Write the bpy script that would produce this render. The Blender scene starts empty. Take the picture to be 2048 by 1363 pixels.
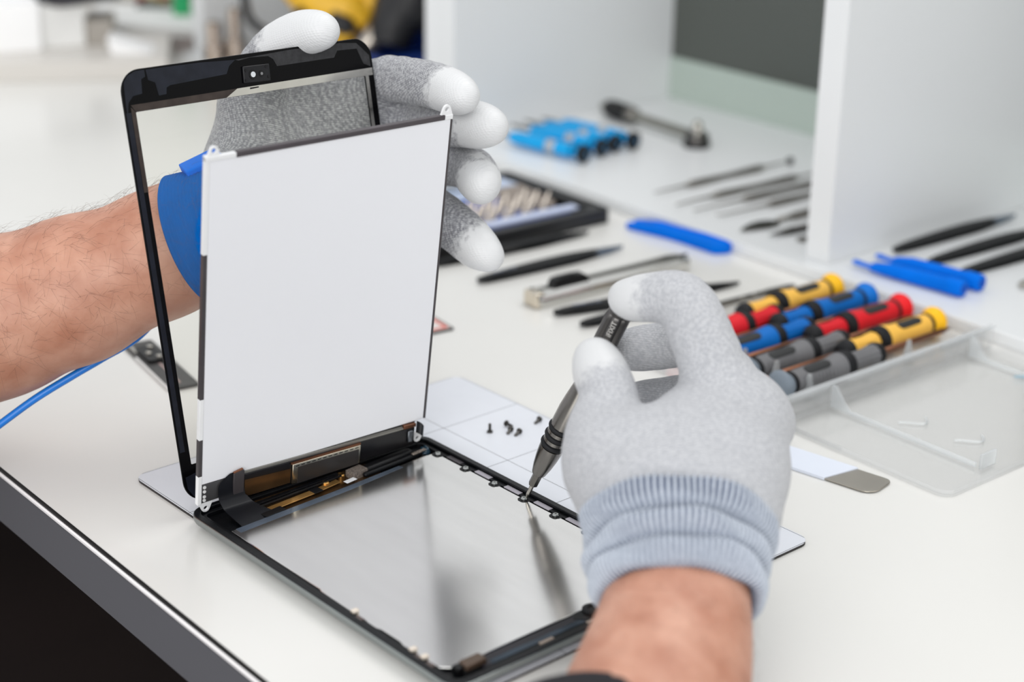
import bpy, math, random
import numpy as np
from mathutils import Matrix, Vector

# ---------------------------------------------------------------- camera, world, lights
S = 0.001                                   # all lengths below are millimetres
scene = bpy.context.scene
COL = scene.collection
random.seed(7)
rng = np.random.default_rng(11)

cam_data = bpy.data.cameras.new('camera')
cam = bpy.data.objects.new('camera', cam_data)
COL.objects.link(cam)
yaw, pitch, roll = math.radians(140.374), math.radians(21.2247), math.radians(0.8659)
fw = Vector((math.cos(yaw) * math.cos(pitch), math.sin(yaw) * math.cos(pitch), -math.sin(pitch)))
rt = Vector((math.sin(yaw), -math.cos(yaw), 0.0))
up = rt.cross(fw)
rt2 = rt * math.cos(roll) + up * math.sin(roll)
up2 = up * math.cos(roll) - rt * math.sin(roll)
m = Matrix((rt2, up2, -fw)).transposed().to_4x4()
m.translation = Vector((798.06, -423.15, 458.49)) * S
cam.matrix_world = m
cam_data.sensor_width = 36.0
cam_data.lens = 61.415
cam_data.clip_start = 0.02
cam_data.clip_end = 60
cam_data.dof.use_dof = True
cam_data.dof.focus_distance = 1.0
cam_data.dof.aperture_fstop = 4.2
scene.camera = cam

scene.view_settings.view_transform = 'Standard'
scene.view_settings.look = 'None'
scene.view_settings.gamma = 1.0
scene.view_settings.use_curve_mapping = False
scene.view_settings.exposure = 0.2

world = bpy.data.worlds.new('room_light')
scene.world = world
world.use_nodes = True
bg = world.node_tree.nodes['Background']
bg.inputs[0].default_value = (0.965, 0.98, 1.0, 1)
bg.inputs[1].default_value = 0.78


def area(name, loc, target, size, power, color=(1, 1, 1)):
    d = bpy.data.lights.new(name, 'AREA')
    d.shape = 'RECTANGLE'
    d.size, d.size_y = size
    d.energy = power
    d.color = color
    o = bpy.data.objects.new(name, d)
    COL.objects.link(o)
    o.location = loc
    o.rotation_euler = (Vector(target) - Vector(loc)).to_track_quat('-Z', 'Y').to_euler()
    return o


area('ceiling_softbox', (-0.1, 1.1, 1.9), (0.0, 0.25, 0.0), (1.3, 1.0), 11.0, (1.0, 0.985, 0.96))
area('frontal_fill', (1.75, -1.95, 1.05), (-0.1, 0.3, 0.1), (2.4, 1.6), 42.0, (1.0, 0.99, 0.97))  # added soft fill behind the camera, unseen, brightens the front faces


# ---------------------------------------------------------------- materials
def lin(c):
    return tuple(((v / 255) / 12.92 if v / 255 <= 0.04045 else ((v / 255 + 0.055) / 1.055) ** 2.4) for v in c)


MATS = {}


def mat(name, rgb, rough=0.45, metal=0.0, var=0.05, scale=60.0, bump=0.0, bscale=300.0, coat=0.0, spec=0.5,
        stretch=None, sss=0.0):
    """principled surface whose colour and roughness are broken up by noise"""
    if name in MATS:
        return MATS[name]
    M = bpy.data.materials.new(name)
    M.use_nodes = True
    nt = M.node_tree
    b = nt.nodes['Principled BSDF']
    c = lin(rgb)
    tc = nt.nodes.new('ShaderNodeTexCoord')
    mp = nt.nodes.new('ShaderNodeMapping')
    if stretch:
        mp.inputs['Scale'].default_value = stretch
    nt.links.new(tc.outputs['Object'], mp.inputs['Vector'])
    n = nt.nodes.new('ShaderNodeTexNoise')
    n.inputs['Scale'].default_value = scale
    n.inputs['Detail'].default_value = 4
    nt.links.new(mp.outputs[0], n.inputs['Vector'])
    r = nt.nodes.new('ShaderNodeMapRange')
    r.inputs['From Min'].default_value = 0.3
    r.inputs['From Max'].default_value = 0.7
    r.inputs['To Min'].default_value = 1 - var
    r.inputs['To Max'].default_value = 1 + var
    nt.links.new(n.outputs['Fac'], r.inputs['Value'])
    mx = nt.nodes.new('ShaderNodeVectorMath')
    mx.operation = 'SCALE'
    mx.inputs[0].default_value = c
    nt.links.new(r.outputs[0], mx.inputs['Scale'])
    nt.links.new(mx.outputs[0], b.inputs['Base Color'])
    b.inputs['Roughness'].default_value = rough
    b.inputs['Metallic'].default_value = metal
    b.inputs['Coat Weight'].default_value = coat
    b.inputs['Specular IOR Level'].default_value = spec
    if sss:
        b.inputs['Subsurface Weight'].default_value = sss
        b.inputs['Subsurface Radius'].default_value = (0.006, 0.0025, 0.0012)
        b.inputs['Subsurface Scale'].default_value = 1.0
    if bump:
        n2 = nt.nodes.new('ShaderNodeTexNoise')
        n2.inputs['Scale'].default_value = bscale
        n2.inputs['Detail'].default_value = 3
        nt.links.new(mp.outputs[0], n2.inputs['Vector'])
        bp = nt.nodes.new('ShaderNodeBump')
        bp.inputs['Strength'].default_value = bump
        bp.inputs['Distance'].default_value = 0.0006
        nt.links.new(n2.outputs['Fac'], bp.inputs['Height'])
        nt.links.new(bp.outputs[0], b.inputs['Normal'])
    MATS[name] = M
    return M


def mat_clear(name, tint, clear, rough=0.08, gloss=0.12, white=(235, 240, 242)):
    """thin clear or milky plastic / glass: part straight through, part scattered, a little mirrored"""
    if name in MATS:
        return MATS[name]
    M = bpy.data.materials.new(name)
    M.use_nodes = True
    nt = M.node_tree
    nt.nodes.clear()
    out = nt.nodes.new('ShaderNodeOutputMaterial')
    tr = nt.nodes.new('ShaderNodeBsdfTransparent')
    tr.inputs[0].default_value = (*lin(tint), 1)
    df = nt.nodes.new('ShaderNodeBsdfDiffuse')
    n = nt.nodes.new('ShaderNodeTexNoise')
    n.inputs['Scale'].default_value = 25
    cr = nt.nodes.new('ShaderNodeMixRGB')
    cr.inputs[1].default_value = (*lin(white), 1)
    cr.inputs[2].default_value = (*[v * 0.96 for v in lin(white)], 1)
    nt.links.new(n.outputs['Fac'], cr.inputs[0])
    nt.links.new(cr.outputs[0], df.inputs[0])
    gl = nt.nodes.new('ShaderNodeBsdfGlossy')
    gl.inputs['Roughness'].default_value = rough
    m1 = nt.nodes.new('ShaderNodeMixShader')
    m1.inputs[0].default_value = clear
    nt.links.new(df.outputs[0], m1.inputs[1])
    nt.links.new(tr.outputs[0], m1.inputs[2])
    lw = nt.nodes.new('ShaderNodeLayerWeight')
    lw.inputs[0].default_value = 0.25
    mu = nt.nodes.new('ShaderNodeMath')
    mu.operation = 'MULTIPLY'
    mu.inputs[1].default_value = gloss * 3
    nt.links.new(lw.outputs['Fresnel'], mu.inputs[0])
    m2 = nt.nodes.new('ShaderNodeMixShader')
    nt.links.new(mu.outputs[0], m2.inputs[0])
    nt.links.new(m1.outputs[0], m2.inputs[1])
    nt.links.new(gl.outputs[0], m2.inputs[2])
    nt.links.new(m2.outputs[0], out.inputs[0])
    MATS[name] = M
    return M


# ---------------------------------------------------------------- mesh helpers
def build(name, V, F, material, parent=None, smooth=None, bevel=0.0, seg=2, kind=None, label=None, mats=None,
          fmat=None):
    me = bpy.data.meshes.new(name)
    V = np.asarray(V, float) * S
    me.from_pydata(V.tolist(), [], [list(map(int, f)) for f in F])
    me.validate()
    me.update()
    for mm in (mats or [material]):
        me.materials.append(mm)
    if fmat is not None:
        me.polygons.foreach_set('material_index', list(fmat))
    if smooth is not None:
        me.polygons.foreach_set('use_smooth', [True] * len(me.polygons))
        if smooth < 180:
            me.set_sharp_from_angle(angle=math.radians(smooth))
    o = bpy.data.objects.new(name, me)
    COL.objects.link(o)
    if parent is not None:
        o.parent = parent
    if bevel:
        md = o.modifiers.new('bevel', 'BEVEL')
        md.width = bevel * S
        md.segments = seg
        md.limit_method = 'ANGLE'
        md.angle_limit = math.radians(40)
        if smooth is None:
            me.polygons.foreach_set('use_smooth', [True] * len(me.polygons))
            me.set_sharp_from_angle(angle=math.radians(35))
    if kind:
        o['kind'] = kind
    if label:
        o['label'] = label
    return o


def thing(name, label, cat, loc=(0, 0, 0), rz=0.0, group=None, mat4=None):
    o = bpy.data.objects.new(name, None)
    o.empty_display_size = 0.01
    COL.objects.link(o)
    if mat4 is not None:
        o.matrix_world = mat4
    else:
        o.location = Vector(loc) * S
        o.rotation_euler = (0, 0, rz)
    o['label'] = label
    o['category'] = cat
    if group:
        o['group'] = group
    return o


def tag(o, label, cat, group=None):
    o['label'] = label
    o['category'] = cat
    if group:
        o['group'] = group
    return o


def copy_tree(o, parent=None):
    c = o.copy()
    COL.objects.link(c)
    c.parent = parent
    for ch in list(o.children):
        copy_tree(ch, c)
    return c


def box(x0, x1, y0, y1, z0, z1):
    V = [(x0, y0, z0), (x1, y0, z0), (x1, y1, z0), (x0, y1, z0), (x0, y0, z1), (x1, y0, z1), (x1, y1, z1), (x0, y1, z1)]
    F = [(0, 3, 2, 1), (4, 5, 6, 7), (0, 1, 5, 4), (1, 2, 6, 5), (2, 3, 7, 6), (3, 0, 4, 7)]
    return V, F


def join(*parts):
    V, F = [], []
    for v, f in parts:
        n = len(V)
        V += [tuple(p) for p in v]
        F += [tuple(i + n for i in q) for q in f]
    return V, F


def rrect(x0, y0, x1, y1, r, n=6):
    out = []
    for cx, cy, a0 in ((x1 - r, y1 - r, 0), (x0 + r, y1 - r, 90), (x0 + r, y0 + r, 180), (x1 - r, y0 + r, 270)):
        for i in range(n + 1):
            a = math.radians(a0 + 90 * i / n)
            out.append((cx + r * math.cos(a), cy + r * math.sin(a)))
    return out


def prism(outline, z0, z1):
    n = len(outline)
    V = [(x, y, z0) for x, y in outline] + [(x, y, z1) for x, y in outline]
    F = [tuple(range(n))[::-1], tuple(range(n, 2 * n))] + [(i, (i + 1) % n, n + (i + 1) % n, n + i) for i in range(n)]
    return V, F


def ring_prism(outer, inner, z0, z1):
    n = len(outer)
    V = [(x, y, z0) for x, y in outer] + [(x, y, z1) for x, y in outer] + [(x, y, z0) for x, y in inner] + \
        [(x, y, z1) for x, y in inner]
    F = []
    for i in range(n):
        j = (i + 1) % n
        F += [(i, j, n + j, n + i), (n + i, n + j, 3 * n + j, 3 * n + i), (3 * n + i, 3 * n + j, 2 * n + j, 2 * n + i),
              (2 * n + i, 2 * n + j, j, i)]
    return V, F


def loft(rings, cap=True, closed=True):
    n = len(rings[0])
    V = [p for r in rings for p in r]
    F = []
    for k in range(len(rings) - 1):
        for i in range(n if closed else n - 1):
            j = (i + 1) % n
            F.append((k * n + i, k * n + j, (k + 1) * n + j, (k + 1) * n + i))
    if cap:
        F.append(tuple(range(n))[::-1])
        F.append(tuple(range((len(rings) - 1) * n, len(rings) * n)))
    return V, F


def lathe(profile, seg=20, axis='x', ngon_twist=0.0):
    """profile: list of (position along axis, radius)"""
    rings = []
    for p, r in profile:
        ring = []
        for i in range(seg):
            a = 2 * math.pi * i / seg + ngon_twist
            c, s_ = r * math.cos(a), r * math.sin(a)
            ring.append((p, c, s_) if axis == 'x' else ((c, p, -s_) if axis == 'y' else (c, s_, p)))
        rings.append(ring)
    return loft(rings)


def frames(P):
    P = np.asarray(P, float)
    T = np.gradient(P, axis=0)
    T /= np.linalg.norm(T, axis=1)[:, None]
    ref = np.array([0, 0, 1.0]) if abs(T[0][2]) < 0.9 else np.array([1.0, 0, 0])
    N = []
    n = ref - T[0] * (ref @ T[0])
    n /= np.linalg.norm(n)
    for t in T:
        n = n - t * (n @ t)
        n /= np.linalg.norm(n)
        N.append(n.copy())
    N = np.array(N)
    return P, T, N, np.cross(T, N)


def tube(P, r, seg=10, cap=True):
    P, T, N, B = frames(P)
    r = np.broadcast_to(np.asarray(r, float), (len(P),))
    rings = []
    for k in range(len(P)):
        rings.append([tuple(P[k] + r[k] * (math.cos(2 * math.pi * i / seg) * N[k] + math.sin(2 * math.pi * i / seg) * B[k]))
                      for i in range(seg)])
    return loft(rings, cap)


def smooth_path(pts, n=8):
    """catmull-rom through points (works for any number of columns)"""
    P = np.asarray(pts, float)
    P = np.vstack([2 * P[0] - P[1], P, 2 * P[-1] - P[-2]])
    out = []
    for i in range(1, len(P) - 2):
        for k in range(n):
            t = k / n
            out.append(0.5 * ((2 * P[i]) + (P[i + 1] - P[i - 1]) * t + (2 * P[i - 1] - 5 * P[i] + 4 * P[i + 1] - P[i + 2]) * t * t
                              + (-P[i - 1] + 3 * P[i] - 3 * P[i + 1] + P[i + 2]) * t ** 3))
    out.append(P[-2])
    return np.array(out)


def xf(VF, M):
    V, F = VF
    return [tuple(M @ Vector(p)) for p in V], F


def axis_matrix(origin, d, toward=(0, 0, 1)):
    """local z along d, local x turned towards 'toward'"""
    z = Vector(d).normalized()
    x = Vector(toward)
    x = (x - z * x.dot(z)).normalized()
    y = z.cross(x)
    M = Matrix((x, y, z)).transposed().to_4x4()
    M.translation = Vector(origin)
    return M


def text_part(name, body, size, material, parent, M, depth=0.15):
    """lettering as a thin raised mesh; M places it in millimetres in the parent's space"""
    cu = bpy.data.curves.new(name, 'FONT')
    cu.body = body
    cu.size = size
    cu.align_x = 'CENTER'
    cu.align_y = 'CENTER'
    cu.extrude = depth
    tmp = bpy.data.objects.new(name + '_tmp', cu)
    COL.objects.link(tmp)
    dg = bpy.context.evaluated_depsgraph_get()
    me0 = tmp.evaluated_get(dg).to_mesh()
    V = [tuple(M @ v.co) for v in me0.vertices]
    F = [tuple(p.vertices) for p in me0.polygons]
    tmp.evaluated_get(dg).to_mesh_clear()
    bpy.data.objects.remove(tmp)
    bpy.data.curves.remove(cu)
    return build(name, V, F, material, parent)


# implicit shapes -> mesh (for hands and arms)
def capsule(P, a, b, ra, rb):
    a, b = np.asarray(a, np.float32), np.asarray(b, np.float32)
    ba = b - a
    pa = P - a
    h = np.clip((pa @ ba) / max(float(ba @ ba), 1e-6), 0, 1)
    d = pa - h[..., None] * ba
    return np.sqrt((d * d).sum(-1)) - (ra + (rb - ra) * h)


def smin(a, b, k):
    h = np.maximum(k - np.abs(a - b), 0) / k
    return np.minimum(a, b) - h * h * k * 0.25


def chain(P, pts, k=4.0):
    d = None
    for p, q in zip(pts[:-1], pts[1:]):
        c = capsule(P, p[:3], q[:3], p[3], q[3])
        d = c if d is None else smin(d, c, k)
    return d


def surface_nets(f, lo, hi, h):
    lo = np.asarray(lo, float)
    n = np.ceil((np.asarray(hi, float) - lo) / h).astype(int) + 1
    ax = [lo[i] + h * np.arange(n[i]) for i in range(3)]
    G = np.stack(np.meshgrid(*ax, indexing='ij'), -1).astype(np.float32)
    D = f(G)
    ins = D < 0
    cnt = sum(ins[i:n[0] - 1 + i, j:n[1] - 1 + j, k:n[2] - 1 + k].astype(np.int8)
              for i in (0, 1) for j in (0, 1) for k in (0, 1))
    act = (cnt > 0) & (cnt < 8)
    idx = -np.ones(act.shape, int)
    I = np.argwhere(act)
    idx[act] = np.arange(len(I))
    acc = np.zeros((len(I), 3))
    num = np.zeros(len(I))
    cs = [(i, j, k) for i in (0, 1) for j in (0, 1) for k in (0, 1)]
    for a in cs:
        for ax_ in range(3):
            if a[ax_] == 0:
                b = list(a)
                b[ax_] = 1
                da = D[I[:, 0] + a[0], I[:, 1] + a[1], I[:, 2] + a[2]]
                db = D[I[:, 0] + b[0], I[:, 1] + b[1], I[:, 2] + b[2]]
                mk = (da < 0) != (db < 0)
                t = np.where(mk, da / np.where(mk, da - db, 1), 0)
                p = np.tile(np.array(a, float), (len(I), 1))
                p[:, ax_] += t
                acc += np.where(mk[:, None], p, 0)
                num += mk
    V = lo + h * (I + acc / num[:, None])
    F = []
    for ax_ in range(3):
        sl0 = [slice(1, -1)] * 3
        sl1 = [slice(1, -1)] * 3
        sl0[ax_] = slice(0, -1)
        sl1[ax_] = slice(1, None)
        a, b = ins[tuple(sl0)], ins[tuple(sl1)]
        E = np.argwhere(a != b)
        flip = a[tuple(E.T)]
        base = E + np.array([0 if i == ax_ else 1 for i in range(3)])
        u, v = (ax_ + 1) % 3, (ax_ + 2) % 3
        q = []
        for du, dv in ((-1, -1), (0, -1), (0, 0), (-1, 0)):
            c = base.copy()
            c[:, u] += du
            c[:, v] += dv
            q.append(idx[c[:, 0], c[:, 1], c[:, 2]])
        q = np.stack(q, 1)
        q[~flip] = q[~flip][:, ::-1]
        F.append(q)
    F = np.concatenate(F)
    return V, F


def float_attr(o, name, vals):
    a = o.data.attributes.new(name, 'FLOAT', 'POINT')
    a.data.foreach_set('value', np.asarray(vals, np.float32))


# ---------------------------------------------------------------- shared materials
WHITE = mat('white_laminate', (227, 226, 222), 0.22, var=0.012, scale=6, coat=0.1)
SHELFW = mat('white_shelf_board', (226, 228, 229), 0.3, var=0.012, scale=5)
BLACK = mat('black_plastic', (16, 16, 18), 0.4, var=0.12, spec=0.3)
MATTE = mat('matte_black_coating', (22, 23, 25), 0.55, var=0.12, scale=200, spec=0.3)
RUBBER = mat('black_rubber', (22, 23, 26), 0.6, var=0.1, spec=0.3)
STEEL = mat('brushed_steel', (188, 184, 176), 0.26, 1.0, var=0.1, scale=120, stretch=(1, 1, 8))
DSTEEL = mat('dark_steel', (120, 117, 112), 0.3, 1.0, var=0.12, scale=120)
GUN = mat('gunmetal', (92, 90, 88), 0.3, 1.0, var=0.1, scale=150)
COPPER = mat('copper_bronze', (142, 98, 76), 0.32, 1.0, var=0.1)
GOLD = mat('gold_contact', (214, 165, 96), 0.32, 1.0, var=0.1)
BLUEP = mat('blue_nylon', (0, 110, 222), 0.5, var=0.05, spec=0.06)
YELLOWP = mat('yellow_plastic', (240, 182, 30), 0.4, var=0.04)

# ---------------------------------------------------------------- floor and wall
o = build('floor', *box(-3000, 3000, -3000, 1400, -760, -740), mat('dark_brown_floor', (30, 18, 16), 0.7, var=0.25, scale=4))
o['kind'] = 'structure'
o = build('wall_back', *box(-3000, 3000, 1000, 1030, -740, 620), mat('wall_paint', (222, 222, 218), 0.7, var=0.02, scale=3))
o['kind'] = 'structure'

# ---------------------------------------------------------------- workbench
t = thing('workbench', 'white laminate workbench with a thin black edge under all the tools', 'table', (-400, 400, -740))
Z = 740
def wb(name, x0, x1, y0, y1, z0, z1, m, bev=0.0):
    return build(name, *box(x0 + 400, x1 + 400, y0 - 400, y1 - 400, z0 + Z, z1 + Z), m, t, bevel=bev)
wb('table_top', -1900, 900, -50, 985, -0.5, 0, WHITE)
wb('black_core', -1900, 900, -50, 985, -4.3, -0.5, mat('black_laminate_core', (16, 15, 15), 0.4, var=0.2))
wb('white_edge_strip', -1898, 898, -51.0, 983, -7.2, -4.3, mat('white_edging', (248, 245, 245), 0.25, var=0.02), 0.8)
wb('edge_band', -1896, 896, -49, 982, -42, -7.2, mat('grey_gloss_edge_band', (98, 98, 103), 0.16, var=0.03, scale=3, coat=0.3))
for x0, x1 in ((-1880, -1840), (840, 880)):
    wb('side_panel', x0, x1, 0, 960, -Z, -42, mat('dark_side_panel', (40, 38, 38), 0.5))


# ---------------------------------------------------------------- open shelf units standing on the bench
BACKLIT = mat('back_wall_lit_green', (184, 197, 188), 0.3, var=0.02, scale=4)  # lower part of the back wall, its light painted into the colour
BACKSHADE = mat('back_wall_shaded_grey', (84, 88, 83), 0.3, var=0.03, scale=4)  # upper part of the same wall, darkness of the shade painted in
def shelf_unit(label, x0, x1, dividers, top=False):
    t = thing('shelf_unit', label, 'shelf', ((x0 + x1) / 2, 780, 0))
    cx, cy = (x0 + x1) / 2, 780
    def p(name, a, b, c, d, e, f, m, bev=0.6):
        return build(name, *box(a - cx, b - cx, c - cy, d - cy, e, f), m, t, bevel=bev)
    p('base_board', x0, x1, 607, 950, 0, 10, SHELFW, 0.8)
    for a in (x0, x1 - 23.5):
        p('side_panel', a, a + 23.5, 624.8, 950, 10, 400, SHELFW)
    for a, b in dividers:
        p('divider', a, b, 624.8, 930, 10, 400, SHELFW)
    p('back_wall_lit', x0 + 23.5, x1 - 23.5, 926, 944, 10, 56, BACKLIT, 0.3)  # one back wall split in two for its painted light and shade
    p('back_wall_shaded', x0 + 23.5, x1 - 23.5, 928, 946, 56, 400, BACKSHADE, 0.3)
    if top:
        p('top_board', x0, x1, 640, 950, 400, 416, SHELFW)
    return t
shelf_unit('white open shelf unit holding the dental picks, ratchet and blue drivers', -588.5, 470, [(-94, -70)])
shelf_unit('white open shelf unit holding the yellow power drill and blue bin', -1084, -588.7, [], True)

# raised white slab at the far end of the bench
d = Vector((71, 121, 0)).normalized()
a = math.atan2(d.y, d.x)
t = tag(build('display_plinth', *box(-560, 190, 0, 420, 0, 23), mat('plinth_white', (214, 210, 204), 0.35, var=0.02, scale=5), bevel=1.0),
        'low white plinth across the far left end of the bench', 'plinth')
t.location = Vector((-1101.8, 380.3, 0)) * S
t.rotation_euler = (0, 0, a)

# ---------------------------------------------------------------- grid mat under the tablet
def grid_material():
    M = bpy.data.materials.new('mat_white_with_grid_print')
    M.use_nodes = True
    nt = M.node_tree
    b = nt.nodes['Principled BSDF']
    tc = nt.nodes.new('ShaderNodeTexCoord')
    sp = nt.nodes.new('ShaderNodeSeparateXYZ')
    nt.links.new(tc.outputs['Object'], sp.inputs[0])
    res = None
    for ax in (0, 1):
        mo = nt.nodes.new('ShaderNodeMath')
        mo.operation = 'PINGPONG'
        mo.inputs[1].default_value = 0.0623 / 2
        nt.links.new(sp.outputs[ax], mo.inputs[0])
        lt = nt.nodes.new('ShaderNodeMath')
        lt.operation = 'LESS_THAN'
        lt.inputs[1].default_value = 0.00022
        nt.links.new(mo.outputs[0], lt.inputs[0])
        if res is None:
            res = lt
        else:
            mxn = nt.nodes.new('ShaderNodeMath')
            mxn.operation = 'MAXIMUM'
            nt.links.new(res.outputs[0], mxn.inputs[0])
            nt.links.new(lt.outputs[0], mxn.inputs[1])
            res = mxn
    n = nt.nodes.new('ShaderNodeTexNoise')
    n.inputs['Scale'].default_value = 30
    base = nt.nodes.new('ShaderNodeMixRGB')
    base.inputs[1].default_value = (*lin((224, 227, 234)), 1)
    base.inputs[2].default_value = (*lin((220, 223, 230)), 1)
    nt.links.new(n.outputs['Fac'], base.inputs[0])
    mix = nt.nodes.new('ShaderNodeMixRGB')
    mix.inputs[2].default_value = (*lin((92, 92, 96)), 1)
    nt.links.new(res.outputs[0], mix.inputs[0])
    nt.links.new(base.outputs[0], mix.inputs[1])
    nt.links.new(mix.outputs[0], b.inputs['Base Color'])
    b.inputs['Roughness'].default_value = 0.3
    return M

ROT = math.radians(1.761)
def tf(x, y, z=0):
    c, s_ = math.cos(ROT), math.sin(ROT)
    return (x * c - y * s_, x * s_ + y * c, z)
# grid origin at (-71.3, 7.9): five by four cells of 62.3 mm
t = thing('work_mat', 'white magnetic work mat with thin grey grid lines under the opened tablet', 'mat', tf(-71.3, 7.9, 0), ROT)
ol = rrect(-0.6, -0.6, 312, 250.3, 8)
build('mat_sheet', *prism(ol, 1.5, 2.0), grid_material(), t, bevel=0.15, seg=1)
build('magnet_backing', *prism(ol, 0, 1.5), mat('dark_magnet_sheet', (34, 30, 31), 0.5), t)


# ---------------------------------------------------------------- opened tablet: housing with metal shield
tb = thing('tablet_housing', 'opened tablet body with bare metal shield plate lying on the grid mat', 'tablet', (0, 0, 2.0), ROT)
ALU = mat('tablet_aluminium', (150, 156, 156), 0.3, 1.0, var=0.04)
INNER = mat('tablet_inner_black', (12, 13, 16), 0.35, var=0.3, scale=500, bump=0.2, bscale=900, spec=0.22)
def trr(inset, z, r=11.0):
    return [(x, y, z) for x, y in rrect(inset, inset, 240 - inset, 169.5 - inset, max(r - inset, 1.5), 8)]
rings = [trr(7, 0.0), trr(3.2, 0.5), trr(1.2, 1.8), trr(0.3, 3.4), trr(0.0, 5.2), trr(0.05, 6.6), trr(0.6, 6.9), trr(1.0, 6.6), trr(1.2, 2.6)]
build('housing_shell', *loft(rings), ALU, tb, smooth=50)
build('rim_gasket', *ring_prism(rrect(0.4, 0.4, 239.6, 169.1, 10.6, 8), rrect(4.3, 4.3, 235.7, 165.2, 7, 8), 5.6, 7.2), INNER, tb, bevel=0.35)
build('inner_ledge', *ring_prism(rrect(4.2, 4.2, 235.8, 165.3, 7, 8), rrect(7.6, 7.6, 232, 161.9, 4, 8), 2.5, 5.2), INNER, tb, bevel=0.2)
build('cavity_floor', *prism(rrect(2, 2, 238, 167.5, 8, 6), 2.3, 2.7), INNER, tb)
# metal shield with slightly notched outline
PLATE = mat('brushed_shield_plate', (231, 230, 228), 0.17, 1.0, var=0.03, scale=14, stretch=(1, 6, 1))
pol = [(33.5, 8.8), (31.2, 42), (29.0, 88), (26.0, 130), (24.0, 152), (25.4, 160.6), (31, 160.9), (110, 160.9), (221, 160.9), (221.3, 62), (221.6, 14),
       (217, 9.0), (190, 8.4), (186, 9.4), (171, 9.2), (168, 8.2), (120, 8.4), (118, 9.2), (70, 8.8)]
spl = build('shield_plate', *prism(pol, 4.0, 4.8), PLATE, tb, bevel=0.25, seg=1)
# bluish protective strip left along the shield's hinge side
build('shield_edge_tape', *prism([(33.2, 12), (28.8, 90), (25.6, 132), (28.8, 133), (33.5, 90), (38.5, 12)], 4.8, 4.86),
      mat('blue_grey_film', (128, 142, 160), 0.25, 0.7, var=0.25, scale=60), spl)
# screws and light strips along the right ledge
sc_mesh = None
for i, x in enumerate((28, 54.6, 81.3, 107.5, 134.6, 161.0, 187.6, 214)):
    V, F = lathe([(4.6, 0.1), (4.6, 2.0), (5.6, 2.1), (6.2, 1.6), (6.3, 0.7), (5.8, 0.6), (5.8, 0.05)], 12, 'z')
    if sc_mesh is None:
        sc = build('ledge_screw', V, F, mat('screw_steel', (170, 172, 170), 0.22, 1.0), tb, smooth=40)
        sc_mesh = sc.data
    else:
        sc = bpy.data.objects.new('ledge_screw', sc_mesh)
        COL.objects.link(sc)
        sc.parent = tb
    sc.location = Vector((x, 160.4, 0)) * S
    build('screw_tab', *prism([(x - 5, 165.0), (x + 5, 165.0), (x + 3.2, 158.2), (x + 1.4, 156.9), (x - 1.4, 156.9), (x - 3.2, 158.2)], 4.2, 5.0), INNER, tb, bevel=0.2)
    if i < 7:
        dark = i in (0,)
        build('battery_strip', *box(x + 7, x + 20, 161.5, 164.8, 5.0, 5.5),
              mat('strip_dark', (58, 54, 58), 0.4) if dark else mat('strip_grey', (168, 164, 172), 0.4, 0.3), tb)
for x in (148, 196, 205):                                   # small clips on the near rim
    build('rim_clip', *box(x, x + 3, 6.5, 10.5, 5.0, 6.8), mat('clip_cream', (225, 214, 200), 0.3), tb, bevel=0.5)
    build('rim_pad', *box(x + 6, x + 11, 4.8, 7.5, 5.1, 5.9), mat('pad_brown', (94, 80, 76), 0.5), tb)
# parts in the bay beside the hinge
KAP = mat('gold_tape', (196, 150, 88), 0.3, 0.75, var=0.3, scale=90)
KAPD = mat('dark_amber_film', (84, 62, 40), 0.22, 0.6, var=0.4, scale=40)
build('bay_floor_film', *prism([(6, 40), (6, 120), (24, 120), (27, 80), (29, 40)], 2.7, 3.3), KAPD, tb)
def strip(name, a, b, w, z0, z1, m, bev=0.15):
    a, b = np.array(a[:2]), np.array(b[:2])
    n = (b - a) / np.linalg.norm(b - a)
    q = np.array([-n[1], n[0]]) * w / 2
    return build(name, *prism([tuple(a - q), tuple(b - q), tuple(b + q), tuple(a + q)], z0, z1), m, tb, bevel=bev)
strip('gold_tape', (24.8, 38), (22.2, 72), 5.0, 4.6, 5.1, KAP)
strip('gold_tape', (21.6, 77), (19.5, 92), 4.6, 4.6, 5.1, KAP)
strip('black_tape', (22, 71), (21.6, 77.5), 6.5, 4.9, 5.3, BLACK)
strip('black_patch', (29.5, 33), (28, 47), 5.5, 4.7, 5.2, BLACK)
strip('bay_divider_bar', (16.5, 28), (13.5, 96), 3.0, 2.7, 6.4, INNER)
strip('antenna_cable', (20.5, 36), (16.8, 96), 1.3, 5.6, 6.6, BLACK)
strip('cable_sleeve', (17.5, 112), (14.0, 150), 6.5, 3.0, 7.2, BLACK, 1.6)
strip('cable_sleeve', (23, 108), (19.5, 154), 3.6, 3.4, 6.4, INNER, 1.2)
strip('white_label', (24.3, 93.5), (23.3, 101.5), 3.6, 5.0, 5.3, mat('paper_white', (225, 226, 228), 0.5))
strip('foam_pad', (18.5, 101), (17.2, 112), 7.5, 3.0, 7.6, mat('conductive_foam', (128, 118, 110), 0.6, 0.4, var=0.5, scale=900, bump=1.0, bscale=1200))
strip('foam_pad', (21.0, 146), (20.0, 157), 2.6, 6.2, 7.2, mat('conductive_foam', (128, 118, 110), 0.6), 0.8)
for x, y in ((17.5, 84), (14.8, 97)):
    sc = build('brass_screw', *lathe([(3.0, 0.1), (3.0, 2.4), (5.6, 2.4), (6.2, 1.8), (6.2, 0.1)], 14, 'z'), GOLD, tb, smooth=40)
    sc.location = Vector((x, y, 0)) * S
for k in range(3):                                          # blue coiled wire by the far corner
    P = [(14 + 7 * math.cos(q), 158 + (3.5 - k) * math.sin(q), 4 + 1.2 * k) for q in np.linspace(-1.2, 1.3, 10)]
    build('coiled_wire', *tube(P, 0.9, 6), mat('dark_teal_wire', (30, 56, 72), 0.25), tb, smooth=180)
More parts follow.
